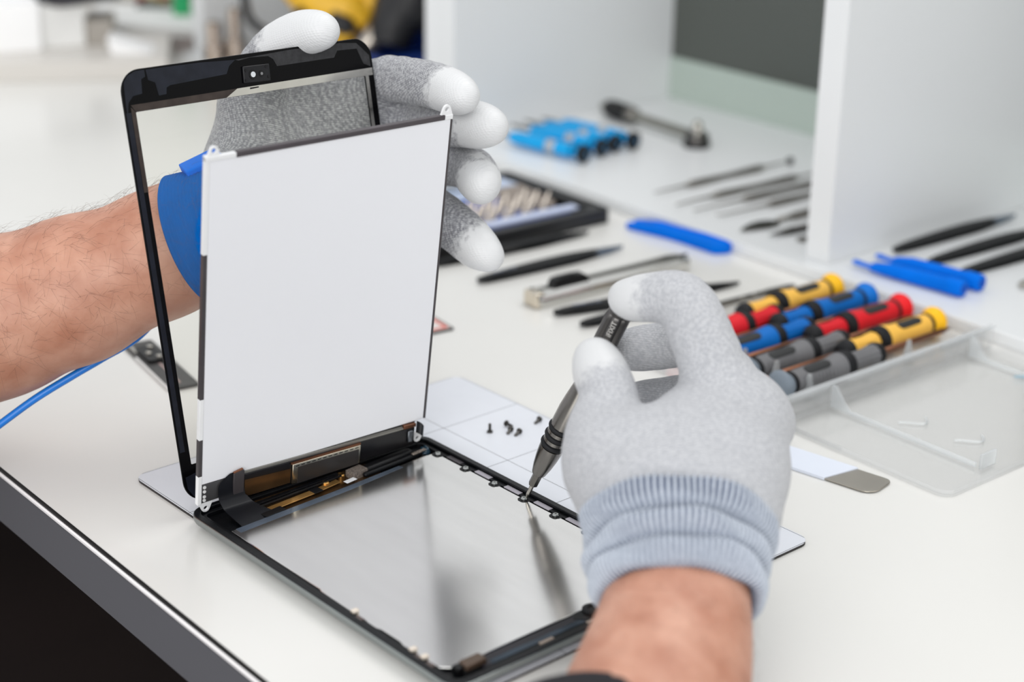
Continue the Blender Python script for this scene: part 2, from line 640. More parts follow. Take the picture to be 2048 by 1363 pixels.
# near-end strip with battery board, camera and connectors
ebd = build('end_board', *prism([(223, 30), (223, 152), (231.5, 152), (231.5, 26), (226, 26)], 3.0, 5.2), mat('end_board_black', (36, 34, 40), 0.36, var=0.15, spec=0.3), tb, bevel=0.3)
build('blue_film', *prism([(228.0, 32), (228.0, 140), (231.6, 140), (231.6, 30)], 5.2, 5.35), mat('dark_blue_film', (40, 56, 70), 0.2, 0.4, var=0.3, scale=80), ebd)
build('brown_connector', *box(222.6, 229.4, 16.5, 29.0, 4.8, 8.2), mat('connector_brown', (92, 76, 64), 0.4, 0.4, var=0.2), tb, bevel=0.7)
build('connector_socket', *box(222.2, 227, 12.5, 17, 3.0, 7.0), BLACK, tb, bevel=0.6)
build('camera_module', *lathe([(4.0, 0.1), (4.0, 6.0), (6.4, 6.0), (6.8, 5.2), (6.8, 3.2), (6.2, 3.0), (6.2, 0.1)], 20, 'z'), INNER, tb, smooth=40).location = Vector((226, 103, 0)) * S
build('camera_bracket', *prism([(221.8, 92), (221.8, 116), (226, 119), (231, 114), (232.5, 103), (231, 93), (226, 89)], 3.2, 5.6), INNER, tb, bevel=0.5)
for y0 in (60, 92):
    build('beige_contact', *box(232.0, 234.2, y0, y0 + 9, 4.8, 5.9), mat('contact_beige', (166, 150, 136), 0.35, 0.3), tb, bevel=0.3)

# ---------------------------------------------------------------- display panel standing on the hinge side
def pose(loc, ry, rx, rz, k=1.0):
    M = Matrix.Rotation(rz + ROT, 4, 'Z') @ Matrix.Rotation(rx, 4, 'X') @ Matrix.Rotation(ry, 4, 'Y') @ Matrix.Scale(k, 4)
    M.translation = Vector(loc) * S
    return M
def plate(outline, x0, x1):
    """outline in the panel's own (across, up) plane, extruded along its normal"""
    V, F = prism(outline, x0, x1)
    return [(z, x, y) for x, y, z in V], F
def rplate(outer, inner, x0, x1):
    V, F = ring_prism(outer, inner, x0, x1)
    return [(z, x, y) for x, y, z in V], F

LW, LH = 158.5, 206.5
ld = thing('tablet_display', 'white backed display panel standing upright over the opened tablet', 'display panel',
           mat4=pose((8.14, 4.46, 20.56), 0.13826, -0.00171, -0.04139, 0.989))
PAN = mat('display_reflector_white', (229, 230, 234), 0.38, var=0.008, scale=12, spec=0.4)
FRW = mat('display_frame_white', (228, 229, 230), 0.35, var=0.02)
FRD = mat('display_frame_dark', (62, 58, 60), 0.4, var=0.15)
build('panel_back', *plate([(1.6, 6.2), (156.6, 6.8), (157.2, 203.6), (1.6, 203.2)], -2.4, -0.2), PAN, ld, bevel=0.3)
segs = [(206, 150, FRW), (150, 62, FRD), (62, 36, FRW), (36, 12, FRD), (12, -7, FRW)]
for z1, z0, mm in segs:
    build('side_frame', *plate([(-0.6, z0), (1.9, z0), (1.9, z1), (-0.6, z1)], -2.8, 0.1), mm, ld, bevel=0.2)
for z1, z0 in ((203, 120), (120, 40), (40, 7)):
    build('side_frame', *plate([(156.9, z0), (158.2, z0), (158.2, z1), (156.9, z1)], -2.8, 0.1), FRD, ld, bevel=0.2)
build('top_bar', *plate([(17.5, 202.8), (152.6, 203.4), (152.6, 206.4), (17.5, 206.0)], -2.6, 0.7), mat('top_bar_dark', (66, 60, 64), 0.4, var=0.1), ld, bevel=0.6)
build('top_frame', *plate([(-0.6, 202.9), (18, 202.9), (18, 205.6), (-0.6, 205.6)], -2.6, 0.3), FRW, ld, bevel=0.3)
build('top_frame', *plate([(152, 203.2), (158.2, 203.2), (158.2, 206.0), (152, 206.0)], -2.6, 0.3), FRW, ld, bevel=0.3)
def ear(cx, cz, sgn):
    """tapering corner ear with a screw hole"""
    hull = [(-4.6, -sgn * 4.6), (4.6, -sgn * 4.6)] + [(2.7 * math.cos(q), sgn * 2.7 * math.sin(q)) for q in np.linspace(0.35, math.pi - 0.35, 7)]
    n = 24
    outer, inner = [], []
    for i in range(n):
        q = 2 * math.pi * i / n
        dx, dz_ = math.cos(q), math.sin(q)
        best = 99.0
        for a, b in zip(hull, hull[1:] + hull[:1]):
            ex, ez = b[0] - a[0], b[1] - a[1]
            den = dx * ez - dz_ * ex
            if abs(den) > 1e-9:
                s1 = (a[0] * ez - a[1] * ex) / den
                s2 = (a[0] * dz_ - a[1] * dx) / den
                if s1 > 0 and -1e-6 <= s2 <= 1 + 1e-6:
                    best = min(best, s1)
        outer.append((cx + dx * best, cz + dz_ * best))
        inner.append((cx + 1.35 * dx, cz + 1.35 * dz_))
    return build('corner_ear', *rplate(outer, inner, -1.6, -0.2), FRW, ld, bevel=0.15)
ear(4.6, 208.4, 1)
ear(153.9, 209.4, 1)
ear(5.0, -10.2, -1)
ear(153.6, -6.4, -1)
# driver board along the foot
build('driver_board', *plate([(27.5, -9.8), (149.5, -9.2), (149.5, 3.6), (27.5, 6.4)], -1.0, 1.6), mat('ribbon_black', (20, 19, 21), 0.25, var=0.2, scale=30, spec=0.35), ld, bevel=0.7)
build('amber_film', *plate([(29, -9.0), (60, -9.0), (60, 0.6), (29, 2.4)], 1.6, 1.75), KAPD, ld)
build('board_edge', *plate([(27.5, 6.2), (149.6, 3.7), (149.6, 4.9), (27.5, 7.6)], -1.0, 1.0), mat('grey_edge_strip', (140, 138, 132), 0.3, 0.6), ld)
cs = build('chip_shield', *plate([(60.5, -9.6), (108.5, -9.0), (108.5, 3.4), (60.5, 3.8)], 1.6, 3.2), mat('shield_silver', (206, 198, 180), 0.25, 1.0, var=0.08), ld, bevel=0.4)
build('chip_cover', *plate([(64, -9.7), (107, -9.1), (107, 1.0), (64, 1.4)], 3.2, 3.4), mat('cover_charcoal', (44, 41, 40), 0.35), cs)
for k in range(12):
    build('shield_slot', *plate([(62.5 + k * 3.8, 2.1), (64.9 + k * 3.8, 2.1), (64.9 + k * 3.8, 2.6), (62.5 + k * 3.8, 2.6)], 3.2, 3.3), BLACK, cs)
build('copper_edge', *plate([(59.6, 3.8), (108.8, 3.4), (108.8, 4.4), (59.6, 4.9)], 0.4, 2.4), COPPER, ld)
build('copper_edge', *plate([(141, 4.2), (150, 3.9), (150, 6.2), (141, 6.6)], -0.6, 1.9), COPPER, ld, bevel=0.2)
mpl = build('metal_plate', *plate([(1.9, -6.0), (16, -5.6), (16, 6.0), (1.9, 6.0)], -0.6, 0.1), mat('satin_grey_plate', (118, 117, 118), 0.35, 0.8, var=0.06), ld)
for z in (4.2, 1.4, -2.0, -4.4):
    V, F = lathe([(0.1, 0.05), (0.1, 1.05), (0.4, 1.0), (0.4, 0.05)], 12, 'x')
    o = build('plate_rivet', V, F, mat('rivet_white', (214, 214, 214), 0.3), mpl, smooth=40)
    o.location = Vector((0, 3.6, z)) * S
# black ribbon that curls from the foot of the panel down into the housing
P = smooth_path([(0.6, 0, 9.0), (1.2, 0, 2.0), (2.2, 0, -5.0), (5.5, 0, -8.6), (10, 0, -10.2), (24, 0, -11.4), (32, 0, -12.0)], 6)
rb = []
for x, _, z in P:
    w0 = 12.0 if z > -5 else 12.0 + (x - 2.0) * 0.1
    if z > 1:
        w0 = 12.0 + (z - 1) ** 2 * 0.12
    w1 = 29.0 if z > -7 else min(29 + (x - 2) * 0.5, 40)
    rb.append([(x, w0, z), (x, w1, z), (x - 0.35, w1, z - 0.35), (x - 0.35, w0, z - 0.35)])
rib_o = build('ribbon_cable', *loft(rb), mat('ribbon_blue_black', (16, 17, 22), 0.32, var=0.15, scale=30, spec=0.3), ld, smooth=50)
build('ribbon_stiffener', *plate([(21.4, -8.2), (28.4, -8.4), (28.4, 9.2), (27.4, 10.2), (21.4, 9.0)], 0.8, 2.2), mat('stiffener_dark', (58, 54, 56), 0.32), rib_o, bevel=0.3)
build('stiffener_edge', *plate([(21.4, 9.0), (27.4, 10.2), (27.4, 10.8), (21.4, 9.6)], 0.8, 2.2), COPPER, rib_o)
P = [(1.5 + 3.0 * math.sin(q), 150.5 + 5.5 * q / 3.0, -1.5 + 5.0 * math.cos(q * 0.6)) for q in np.linspace(0, 2.9, 9)]
lp = [[(x, y, z - 4), (x, y, z + 4), (x - 0.4, y + 0.3, z + 4), (x - 0.4, y + 0.3, z - 4)] for x, y, z in P]
build('ribbon_loop', *loft(lp), mat('ribbon_blue_black', (24, 25, 31), 0.3), ld, smooth=50)
build('wire_clip', *plate([(143.8, -5.5), (147.6, -5.5), (147.6, 2.5), (143.8, 2.5)], 1.6, 3.0), mat('clip_steel', (120, 124, 130), 0.25, 1.0), ld, bevel=0.5)

# ---------------------------------------------------------------- front glass with black border, leaning behind the panel
GW, GH = 172.9, 244.8
gl = thing('front_glass', 'black framed tablet front glass leaning upright behind the display panel', 'glass panel',
           mat4=pose((-4.78, 3.70, 10.13), -0.20622, -0.01696, 0.03410))
FB = mat('glass_border_black', (6, 6, 8), 0.15, var=0.1, spec=0.12)
outer = rrect(0, 0, GW, GH, 12.5, 9)
inner = rrect(6.9, 21.6, 166.0, 221.9, 1.0, 9)
build('black_border', *rplate(outer, inner, -1.1, 0), FB, gl, bevel=0.3)
build('glass_pane', *plate(rrect(6.5, 21.2, 166.4, 222.3, 1.0, 4), -0.9, -0.2), mat_clear('clear_glass', (252, 252, 250), 0.985, 0.02, 0.07), gl)
ADH = mat('adhesive_film', (26, 29, 38), 0.3, var=0.25, scale=120, spec=0.25)
ADG = mat('adhesive_film_grey', (48, 48, 50), 0.4, var=0.3, scale=260, spec=0.25)
build('adhesive_film', *plate([(16.9,243.8), (52.0,243.5), (75.3,242.3), (70.7,239.3), (68.3,235.1), (30.7,233.6), (28.3,232.6), (27.6,229.1), (22.8,228.9), (21.6,236.2), (17.5,238.1)], 0, 0.12), ADH, gl)
build('adhesive_film', *plate([(75.3,242.3), (112.2,243.6), (150.5,243.4), (162.4,242.1), (171.0,233.9), (171.0,227.3), (166.0,229.4), (162.2,238.8), (147.6,239.3), (144.7,235.5), (103.3,235.4), (101.2,239.7), (98.0,241.8), (85.6,242.4), (77.6,241.6)], 0, 0.12), ADG, gl)
build('adhesive_film', *plate([(2.3,238.6), (5.0,241.8), (10.3,243.8), (16.0,243.9), (16.0,240.1), (13.3,239.1), (12.5,231.3), (6.7,230.7), (3.3,227.4), (1.6,219.7), (1.4,225.2)], 0, 0.12), ADH, gl)
build('corner_film', *plate([(1.8,15.2), (9.0,16.5), (8.6,2.8), (5.3,3.2), (2.2,8.3)], 0, 0.12), ADH, gl)
build('side_film', *plate([(0.9, 30), (4.0, 30), (4.0, 222), (0.9, 222)], 0, 0.1), ADH, gl)
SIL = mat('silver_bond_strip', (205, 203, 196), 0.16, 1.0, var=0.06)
BONDDARK = mat('bond_strip_dark_reflection', (62, 54, 50), 0.4, 0.3, var=0.25, scale=150, spec=0.3)  # dark stretch of the silver strip's reflection, painted as brown
build('bond_strip', *plate([(7.0, 222.0), (66, 222.0), (74, 226.2), (4.4, 226.0)], 0, 0.15), BONDDARK, gl)
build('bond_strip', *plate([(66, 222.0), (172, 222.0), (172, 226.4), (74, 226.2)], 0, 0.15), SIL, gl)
build('bond_strip', *plate([(4.2, 178), (6.9, 178), (6.9, 222), (4.2, 225)], 0, 0.15), BONDDARK, gl)
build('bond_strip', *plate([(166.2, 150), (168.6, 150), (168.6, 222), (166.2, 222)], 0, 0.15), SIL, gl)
# little camera bracket in the border
cb = [(79.0,238.0), (97.3,237.6), (97.0,227.8), (78.4,228.5)]
cbr = build('camera_bracket', *plate(cb, 0, 1.4), mat('bracket_black', (24, 24, 27), 0.4, var=0.15, spec=0.3), gl, bevel=0.5)
for (cy, cz), r, mm in (((85.0,232.8), 2.9, BLACK), ((85.0,232.8), 1.75, mat('lens_window', (206, 210, 214), 0.2)), ((90.9,232.6), 1.9, BLACK), ((90.9,232.6), 0.9, mat('lens_window_grey', (120, 120, 122), 0.25))):
    o = build('lens_hole', *lathe([(1.2, 0.05), (1.2, r), (1.75 if r > 1.8 else 1.85, r * 0.92), (1.75 if r > 1.8 else 1.85, 0.05)], 18, 'x'), mm, cbr, smooth=40)
    o.location = Vector((0, cy, cz)) * S
for cy, cz in ((80.6,235.6), (94.6,236.2), (80.0,230.0), (95.4,230.3)):
    o = build('bracket_pin', *lathe([(1.2, 0.05), (1.2, 0.9), (1.7, 0.8), (1.7, 0.05)], 10, 'x'), BLACK, cbr, smooth=40)
    o.location = Vector((0, cy, cz)) * S
build('sensor_notch', *plate([(82.5,224.7), (88.5,224.9), (88.6,225.6), (82.7,225.6)], 0.1, 0.3), BLACK, gl)


# ---------------------------------------------------------------- the worker's two gloved hands and forearms
def glove_material(name, light, dark, speck, knit_scale, knit_dir, coat_rgb, knit_amt=0.5):
    """knitted yarn: fine rows with dark flecks; a rubber coat on the finger tips (attribute 'coat')"""
    M = bpy.data.materials.new(name)
    M.use_nodes = True
    nt = M.node_tree
    L = nt.links.new
    b = nt.nodes['Principled BSDF']
    tc = nt.nodes.new('ShaderNodeTexCoord')
    mp = nt.nodes.new('ShaderNodeMapping')
    mp.inputs['Rotation'].default_value = knit_dir
    L(tc.outputs['Object'], mp.inputs['Vector'])
    w = nt.nodes.new('ShaderNodeTexWave')
    w.bands_direction = 'Z'
    w.inputs['Scale'].default_value = knit_scale
    w.inputs['Distortion'].default_value = 2.2
    w.inputs['Detail'].default_value = 2
    w.inputs['Detail Scale'].default_value = 2.5
    L(mp.outputs[0], w.inputs['Vector'])
    w2 = nt.nodes.new('ShaderNodeTexWave')
    w2.bands_direction = 'X'
    w2.inputs['Scale'].default_value = knit_scale * 0.8
    w2.inputs['Distortion'].default_value = 3.0
    w2.inputs['Detail'].default_value = 2
    L(mp.outputs[0], w2.inputs['Vector'])
    mul = nt.nodes.new('ShaderNodeMath')
    mul.operation = 'MULTIPLY'
    L(w.outputs['Fac'], mul.inputs[0])
    L(w2.outputs['Fac'], mul.inputs[1])
    n = nt.nodes.new('ShaderNodeTexNoise')
    n.inputs['Scale'].default_value = 620
    n.inputs['Detail'].default_value = 3
    L(tc.outputs['Object'], n.inputs['Vector'])
    rp = nt.nodes.new('ShaderNodeMapRange')
    rp.inputs['From Min'].default_value = 0.40
    rp.inputs['From Max'].default_value = 0.62
    L(n.outputs['Fac'], rp.inputs['Value'])
    c1 = nt.nodes.new('ShaderNodeMixRGB')
    c1.inputs[1].default_value = (*lin(dark), 1)
    c1.inputs[2].default_value = (*lin(light), 1)
    kk = nt.nodes.new('ShaderNodeMath')
    kk.operation = 'MULTIPLY_ADD'
    kk.inputs[1].default_value = knit_amt * 2
    kk.inputs[2].default_value = 1 - knit_amt
    L(mul.outputs[0], kk.inputs[0])
    mm = nt.nodes.new('ShaderNodeMath')
    mm.operation = 'MULTIPLY'
    mm.use_clamp = True
    sp = nt.nodes.new('ShaderNodeMapRange')
    sp.inputs['To Min'].default_value = 1 - speck
    L(rp.outputs[0], sp.inputs['Value'])
    L(kk.outputs[0], mm.inputs[0])
    L(sp.outputs[0], mm.inputs[1])
    L(mm.outputs[0], c1.inputs[0])
    at = nt.nodes.new('ShaderNodeAttribute')
    at.attribute_name = 'coat'
    n3 = nt.nodes.new('ShaderNodeTexNoise')
    n3.inputs['Scale'].default_value = 300
    L(tc.outputs['Object'], n3.inputs['Vector'])
    ad = nt.nodes.new('ShaderNodeMath')
    ad.operation = 'MULTIPLY_ADD'
    ad.inputs[1].default_value = 0.9
    L(n3.outputs['Fac'], ad.inputs[0])
    sb = nt.nodes.new('ShaderNodeMath')
    sb.operation = 'SUBTRACT'
    sb.inputs[1].default_value = 0.45
    L(at.outputs['Fac'], sb.inputs[0])
    L(sb.outputs[0], ad.inputs[2])
    st = nt.nodes.new('ShaderNodeMapRange')
    st.inputs['From Min'].default_value = 0.3
    st.inputs['From Max'].default_value = 0.7
    L(ad.outputs[0], st.inputs['Value'])
    c2 = nt.nodes.new('ShaderNodeMixRGB')
    c2.inputs[2].default_value = (*lin(coat_rgb), 1)
    L(st.outputs[0], c2.inputs[0])
    L(c1.outputs[0], c2.inputs[1])
    L(c2.outputs[0], b.inputs['Base Color'])
    rr = nt.nodes.new('ShaderNodeMapRange')
    rr.inputs['To Min'].default_value = 0.85
    rr.inputs['To Max'].default_value = 0.45
    L(st.outputs[0], rr.inputs['Value'])
    L(rr.outputs[0], b.inputs['Roughness'])
    b.inputs['Sheen Weight'].default_value = 0.2
    bp = nt.nodes.new('ShaderNodeBump')
    bs = nt.nodes.new('ShaderNodeMapRange')
    bs.inputs['To Min'].default_value = 0.55
    bs.inputs['To Max'].default_value = 0.26
    L(st.outputs[0], bs.inputs['Value'])
    L(bs.outputs[0], bp.inputs['Strength'])
    bp.inputs['Distance'].default_value = 0.0006
    L(mul.outputs[0], bp.inputs['Height'])
    bp2 = nt.nodes.new('ShaderNodeBump')
    bp2.inputs['Strength'].default_value = 0.5
    bp2.inputs['Distance'].default_value = 0.0012
    n4 = nt.nodes.new('ShaderNodeTexNoise')
    n4.inputs['Scale'].default_value = 55
    n4.inputs['Detail'].default_value = 3
    L(tc.outputs['Object'], n4.inputs['Vector'])
    L(n4.outputs['Fac'], bp2.inputs['Height'])
    L(bp.outputs[0], bp2.inputs['Normal'])
    L(bp2.outputs[0], b.inputs['Normal'])
    return M


def skin_material():
    M = bpy.data.materials.new('skin')
    M.use_nodes = True
    nt = M.node_tree
    L = nt.links.new
    b = nt.nodes['Principled BSDF']
    tc = nt.nodes.new('ShaderNodeTexCoord')
    n = nt.nodes.new('ShaderNodeTexNoise')
    n.inputs['Scale'].default_value = 45
    n.inputs['Detail'].default_value = 5
    L(tc.outputs['Object'], n.inputs['Vector'])
    cr = nt.nodes.new('ShaderNodeValToRGB')
    cr.color_ramp.elements[0].position = 0.32
    cr.color_ramp.elements[0].color = (*lin((178, 122, 98)), 1)
    cr.color_ramp.elements[1].position = 0.7
    cr.color_ramp.elements[1].color = (*lin((206, 156, 133)), 1)
    L(n.outputs['Fac'], cr.inputs[0])
    L(cr.outputs[0], b.inputs['Base Color'])
    b.inputs['Roughness'].default_value = 0.5
    b.inputs['Subsurface Weight'].default_value = 0.12
    b.inputs['Subsurface Radius'].default_value = (0.005, 0.002, 0.001)
    b.inputs['Subsurface Scale'].default_value = 1.0
    v = nt.nodes.new('ShaderNodeTexVoronoi')
    v.inputs['Scale'].default_value = 420
    L(tc.outputs['Object'], v.inputs['Vector'])
    bp = nt.nodes.new('ShaderNodeBump')
    bp.inputs['Strength'].default_value = 0.12
    bp.inputs['Distance'].default_value = 0.0005
    L(v.outputs['Distance'], bp.inputs['Height'])
    bp2 = nt.nodes.new('ShaderNodeBump')
    bp2.inputs['Strength'].default_value = 0.45
    bp2.inputs['Distance'].default_value = 0.0025
    n2 = nt.nodes.new('ShaderNodeTexNoise')
    n2.inputs['Scale'].default_value = 38
    n2.inputs['Detail'].default_value = 4
    L(tc.outputs['Object'], n2.inputs['Vector'])
    L(n2.outputs['Fac'], bp2.inputs['Height'])
    L(bp.outputs[0], bp2.inputs['Normal'])
    L(bp2.outputs[0], b.inputs['Normal'])
    return M

SKIN = skin_material()
person = thing('person', 'worker in grey knitted gloves, one hand holding the display panel, the other a screwdriver', 'person', (-300, -500, -740))
OFF = np.array((-300, -500, -740.0))


def hand_mesh(name, palm, fingers, h, tips, material, label, kpalm=14.0, kf=9.0):
    allp = np.array([p[:3] for c in palm + fingers for p in c])
    rad = max(p[3] for c in palm + fingers for p in c)
    lo, hi = allp.min(0) - rad - 5, allp.max(0) + rad + 5
    def local(P, c, k):
        """distance to one finger, worked out only in the box around it"""
        q = np.array([p[:3] for p in c])
        r = max(p[3] for p in c) + 14
        ax = [P[:, 0, 0, 0], P[0, :, 0, 1], P[0, 0, :, 2]]
        sl = tuple(slice(int(np.searchsorted(ax[i], q[:, i].min() - r)), int(np.searchsorted(ax[i], q[:, i].max() + r))) for i in range(3))
        e = np.full(P.shape[:3], 60.0, np.float32)
        e[sl] = chain(P[sl], c, k)
        return e
    def f(P):
        d = None
        for c in palm:
            e = chain(P, c, 6)
            d = e if d is None else smin(d, e, kpalm)
        res = d
        for c in fingers:
            c = [tuple(v) for v in smooth_path(np.array(c), 3)]
            res = smin(res, smin(d, local(P, c, 2.0), kf), 1.6)
        return res
    V, F = surface_nets(f, lo, hi, h)
    o = build(name, V - OFF, F, material, person, smooth=180, label=label)
    cv = np.zeros(len(V))
    for c, reach in tips:
        a, b = np.array(c[-2][:3]), np.array(c[-1][:3])
        ax = (b - a) / np.linalg.norm(b - a)
        q = V - b
        along = q @ ax
        perp = np.linalg.norm(q - along[:, None] * ax, axis=1)
        near = np.clip((22 - perp) / 4, 0, 1)
        cv = np.maximum(cv, np.clip((along + reach) / 20 + 0.5, 0, 1) * near)
    float_attr(o, 'coat', cv)
    return o

def pts(*a):
    return [(*p, r) for p, r in a]

# left hand: palm towards the camera, behind glass and panel, finger tips round the panel's edge
L_wrist = ((-66.9,76.6,149.6), 32)
L_thumb = pts(((-94.9,115.1,179.9), 20), ((-101.8,116.6,212.5), 17), ((-91.6,124.4,238.2), 14.5), ((-75.1,132.2,251.4), 13.2), ((-61.1,136.5,255.6), 11.6), ((-56.0,138.0,256.2), 8.6))
L_index = pts(((-85.8,175.1,188.4), 15), ((-77.8,190.8,215.0), 14), ((-42.5,193.6,221.4), 13.6), ((-13.5,192.5,223.0), 13.2), ((4.0,190.2,223.1), 11.8), ((11.5,189.2,223.1), 8.8))
L_middle = pts(((-73.2,181.0,167.8), 15), ((-55.3,206.7,188.3), 14), ((-19.0,208.0,198.4), 14.2), ((2.7,209.0,201.2), 13.4), ((11.7,210.1,201.9), 9.8))
L_ring = pts(((-66.9,176.3,147.4), 15), ((-47.0,208.2,165.9), 14), ((-21.2,217.6,168.9), 13.4), ((1.5,207.9,168.7), 13.2), ((11.4,202.4,167.6), 11.4))
L_little = pts(((-62.3,165.2,131.1), 14), ((-43.3,197.5,141.1), 14.5), ((-16.7,202.6,135.5), 14.5), ((2.9,206.8,125.6), 13.0), ((12.4,209.0,121.3), 8.6))
GLL = glove_material('glove_knit_melange', (194, 195, 198), (98, 99, 106), 0.65, 250.0, (0.4, 0.5, 0.2), (214, 215, 216), 0.5)
hand_mesh('glove',
          [pts(L_wrist, ((-100.7,118.2,168.7), 27)), pts(((-100.7,118.2,168.7), 26), ((-99.0,161.6,192.5), 20), ((-85.8,175.1,188.4), 17)),
           pts(((-97.7,108.7,158.3), 26), ((-73.9,181.5,164.3), 18)), pts(L_wrist, ((-83.5,127.9,142.4), 24), ((-62.8,169.3,133.4), 16)),
           pts(((-97.6,112.8,170.3), 24), ((-104.5,115.1,204.4), 19)), pts(((-88.3,176.9,190.8), 16), ((-63.8,216.9,191.5), 12)),
           pts(((-100.9,148.7,208.2), 14), ((-88.8,185.1,205.5), 13))],
          [L_thumb, L_index, L_middle, L_ring, L_little], 1.5,
          [(L_thumb, 40), (L_index, 22), (L_middle, 20), (L_ring, 9), (L_little, 17)], GLL,
          'grey melange knitted glove with white rubber finger tips, palm behind the glass')

# left forearm
def arm_mesh(name, pth, h, label, squash=None):
    pth = [(*p, r) for p, r in pth]
    allp = np.array([p[:3] for p in pth])
    rad = max(p[3] for p in pth)
    V, F = surface_nets(lambda P: chain(P, pth, 12), allp.min(0) - rad - 4, allp.max(0) + rad + 4, h)
    return V, F

LA = [((-201.9,-147.2,49.8), 49), ((-173.1,-90.0,69.9), 48), ((-144.2,-38.2,92.1), 45.5), ((-115.1,-2.8,109.2), 41.5), ((-82.7,40.6,132.8), 36), ((-64.6,64.3,147.0), 34), ((-71.4,82.2,153.7), 30)]
V, F = arm_mesh('forearm', LA, 2.6, '')
fa = build('forearm', V - OFF, F, SKIN, person, smooth=180, label='bare hairy forearm with a blue band at the wrist')
# arm hair: short curved strands rooted on the skin
def hair(V, F, n, mask, flow, lmin, lmax, label_parent):
    Vc = V[F]
    N = np.cross(Vc[:, 2] - Vc[:, 0], Vc[:, 3] - Vc[:, 1])
    N /= np.linalg.norm(N, axis=1)[:, None] + 1e-9
    C = Vc.mean(1)
    ok = np.flatnonzero(mask(C, N))
    pick = rng.choice(ok, n)
    HV, HF = [], []
    flow = np.asarray(flow, float)
    for q in pick:
        p, nn = C[q] + rng.normal(0, 1.0, 3), N[q]
        p = p - nn * 1.0
        fdir = flow + rng.normal(0, 0.55, 3)
        fdir -= nn * (fdir @ nn)
        fdir /= np.linalg.norm(fdir) + 1e-9
        ln = rng.uniform(lmin, lmax)
        bend = rng.normal(0, 0.5)
        side = np.cross(nn, fdir)
        k = len(HV)
        for i in range(4):
            u = i / 3
            c = p + nn * (1.2 + ln * 0.22 * math.sin(u * 2.2)) + fdir * ln * u + side * bend * ln * u * u * 0.6
            r = 0.05 * (1 - 0.7 * u)
            HV += [tuple(c + side * r), tuple(c - side * r * 0.5 + nn * r), tuple(c - side * r * 0.5 - nn * r)]
        for i in range(3):
            for j in range(3):
                a, b = k + i * 3 + j, k + i * 3 + (j + 1) % 3
                HF.append((a, b, b + 3, a + 3))
    return HV, HF
HAIR = mat('arm_hair', (92, 62, 46), 0.5, var=0.3)
fdir = np.array((-82.7,40.6,132.8)) - np.array((-144.2,-38.2,92.1))
upv = np.array((0, 0, 1.0))
HV, HF = hair(V, F, 1500, lambda C, N: (N @ upv > -0.35) & (C @ fdir / np.linalg.norm(fdir) > np.array((-150.6,-48.2,88.4)) @ fdir / np.linalg.norm(fdir)),
              fdir / np.linalg.norm(fdir) * 0.6 + np.array((0.25, -0.2, -0.35)), 7, 17, None)
build('arm_hair', np.array(HV) - OFF, HF, HAIR, fa, kind='stuff', label='short dark arm hair')

# right hand: back of the hand towards the camera, index on the driver's cap
R_index = pts(((230.2,190.1,105.8), 18), ((214.0,186.5,137.5), 16.0), ((200.5,185.8,152.1), 14.6), ((186.7,179.1,152.0), 12.6), ((176.6,173.8,149.4), 11.2), ((171.4,172.2,148.8), 8.6))
R_thumb = pts(((224.3,118.0,87.4), 24), ((208.0,126.7,95.5), 19.5), ((197.4,139.1,109.3), 14.6), ((183.7,144.8,118.0), 13.8), ((176.7,147.4,122.4), 10.8))
R_middle = pts(((223.1,209.0,101.3), 16), ((184.7,216.8,115.7), 13.5), ((162.5,208.5,110.1), 12.4), ((153.9,197.2,108.4), 12.0))
R_ring = pts(((226.7,213.3,95.7), 16), ((189.5,221.8,86.6), 13), ((164.5,208.6,78.6), 12), ((158.4,197.3,77.7), 11.5))
R_little = pts(((243.1,205.7,92.0), 16), ((211.6,223.5,73.1), 12.5), ((188.2,213.4,61.5), 11))
RW = ((266.5,122.8,72.4), 36)
GLR = glove_material('glove_knit_light', (197, 198, 201), (150, 152, 158), 0.5, 260.0, (0.3, 0.2, 0.5), (206, 207, 208), 0.3)
rg = hand_mesh('glove',
          [pts(((250.6,126.0,76.0), 33), ((241.0,139.9,84.6), 31), ((228.0,188.9,102.5), 21)),
           pts(((265.0,139.4,74.9), 32), ((257.6,160.1,85.0), 28), ((240.6,198.4,98.7), 18)),
           pts(((240.1,117.4,77.2), 25), ((223.4,119.8,86.6), 23)),
           pts(((276.0,145.6,74.6), 25), ((262.7,166.3,85.1), 21), ((245.8,190.3,94.4), 16.5))],
          [R_index, R_thumb, R_middle, R_ring, R_little], 1.5,
          [(R_thumb, 16), (R_index, 14)], GLR,
          'light grey knitted glove on the hand holding the screwdriver', kpalm=18)


def ring_frame(c, axis, ref=None):
    z = Vector(axis).normalized()
    x = Vector(rt2)
    x = (x - z * x.dot(z)).normalized()
    return Vector(c), x, z.cross(x), z

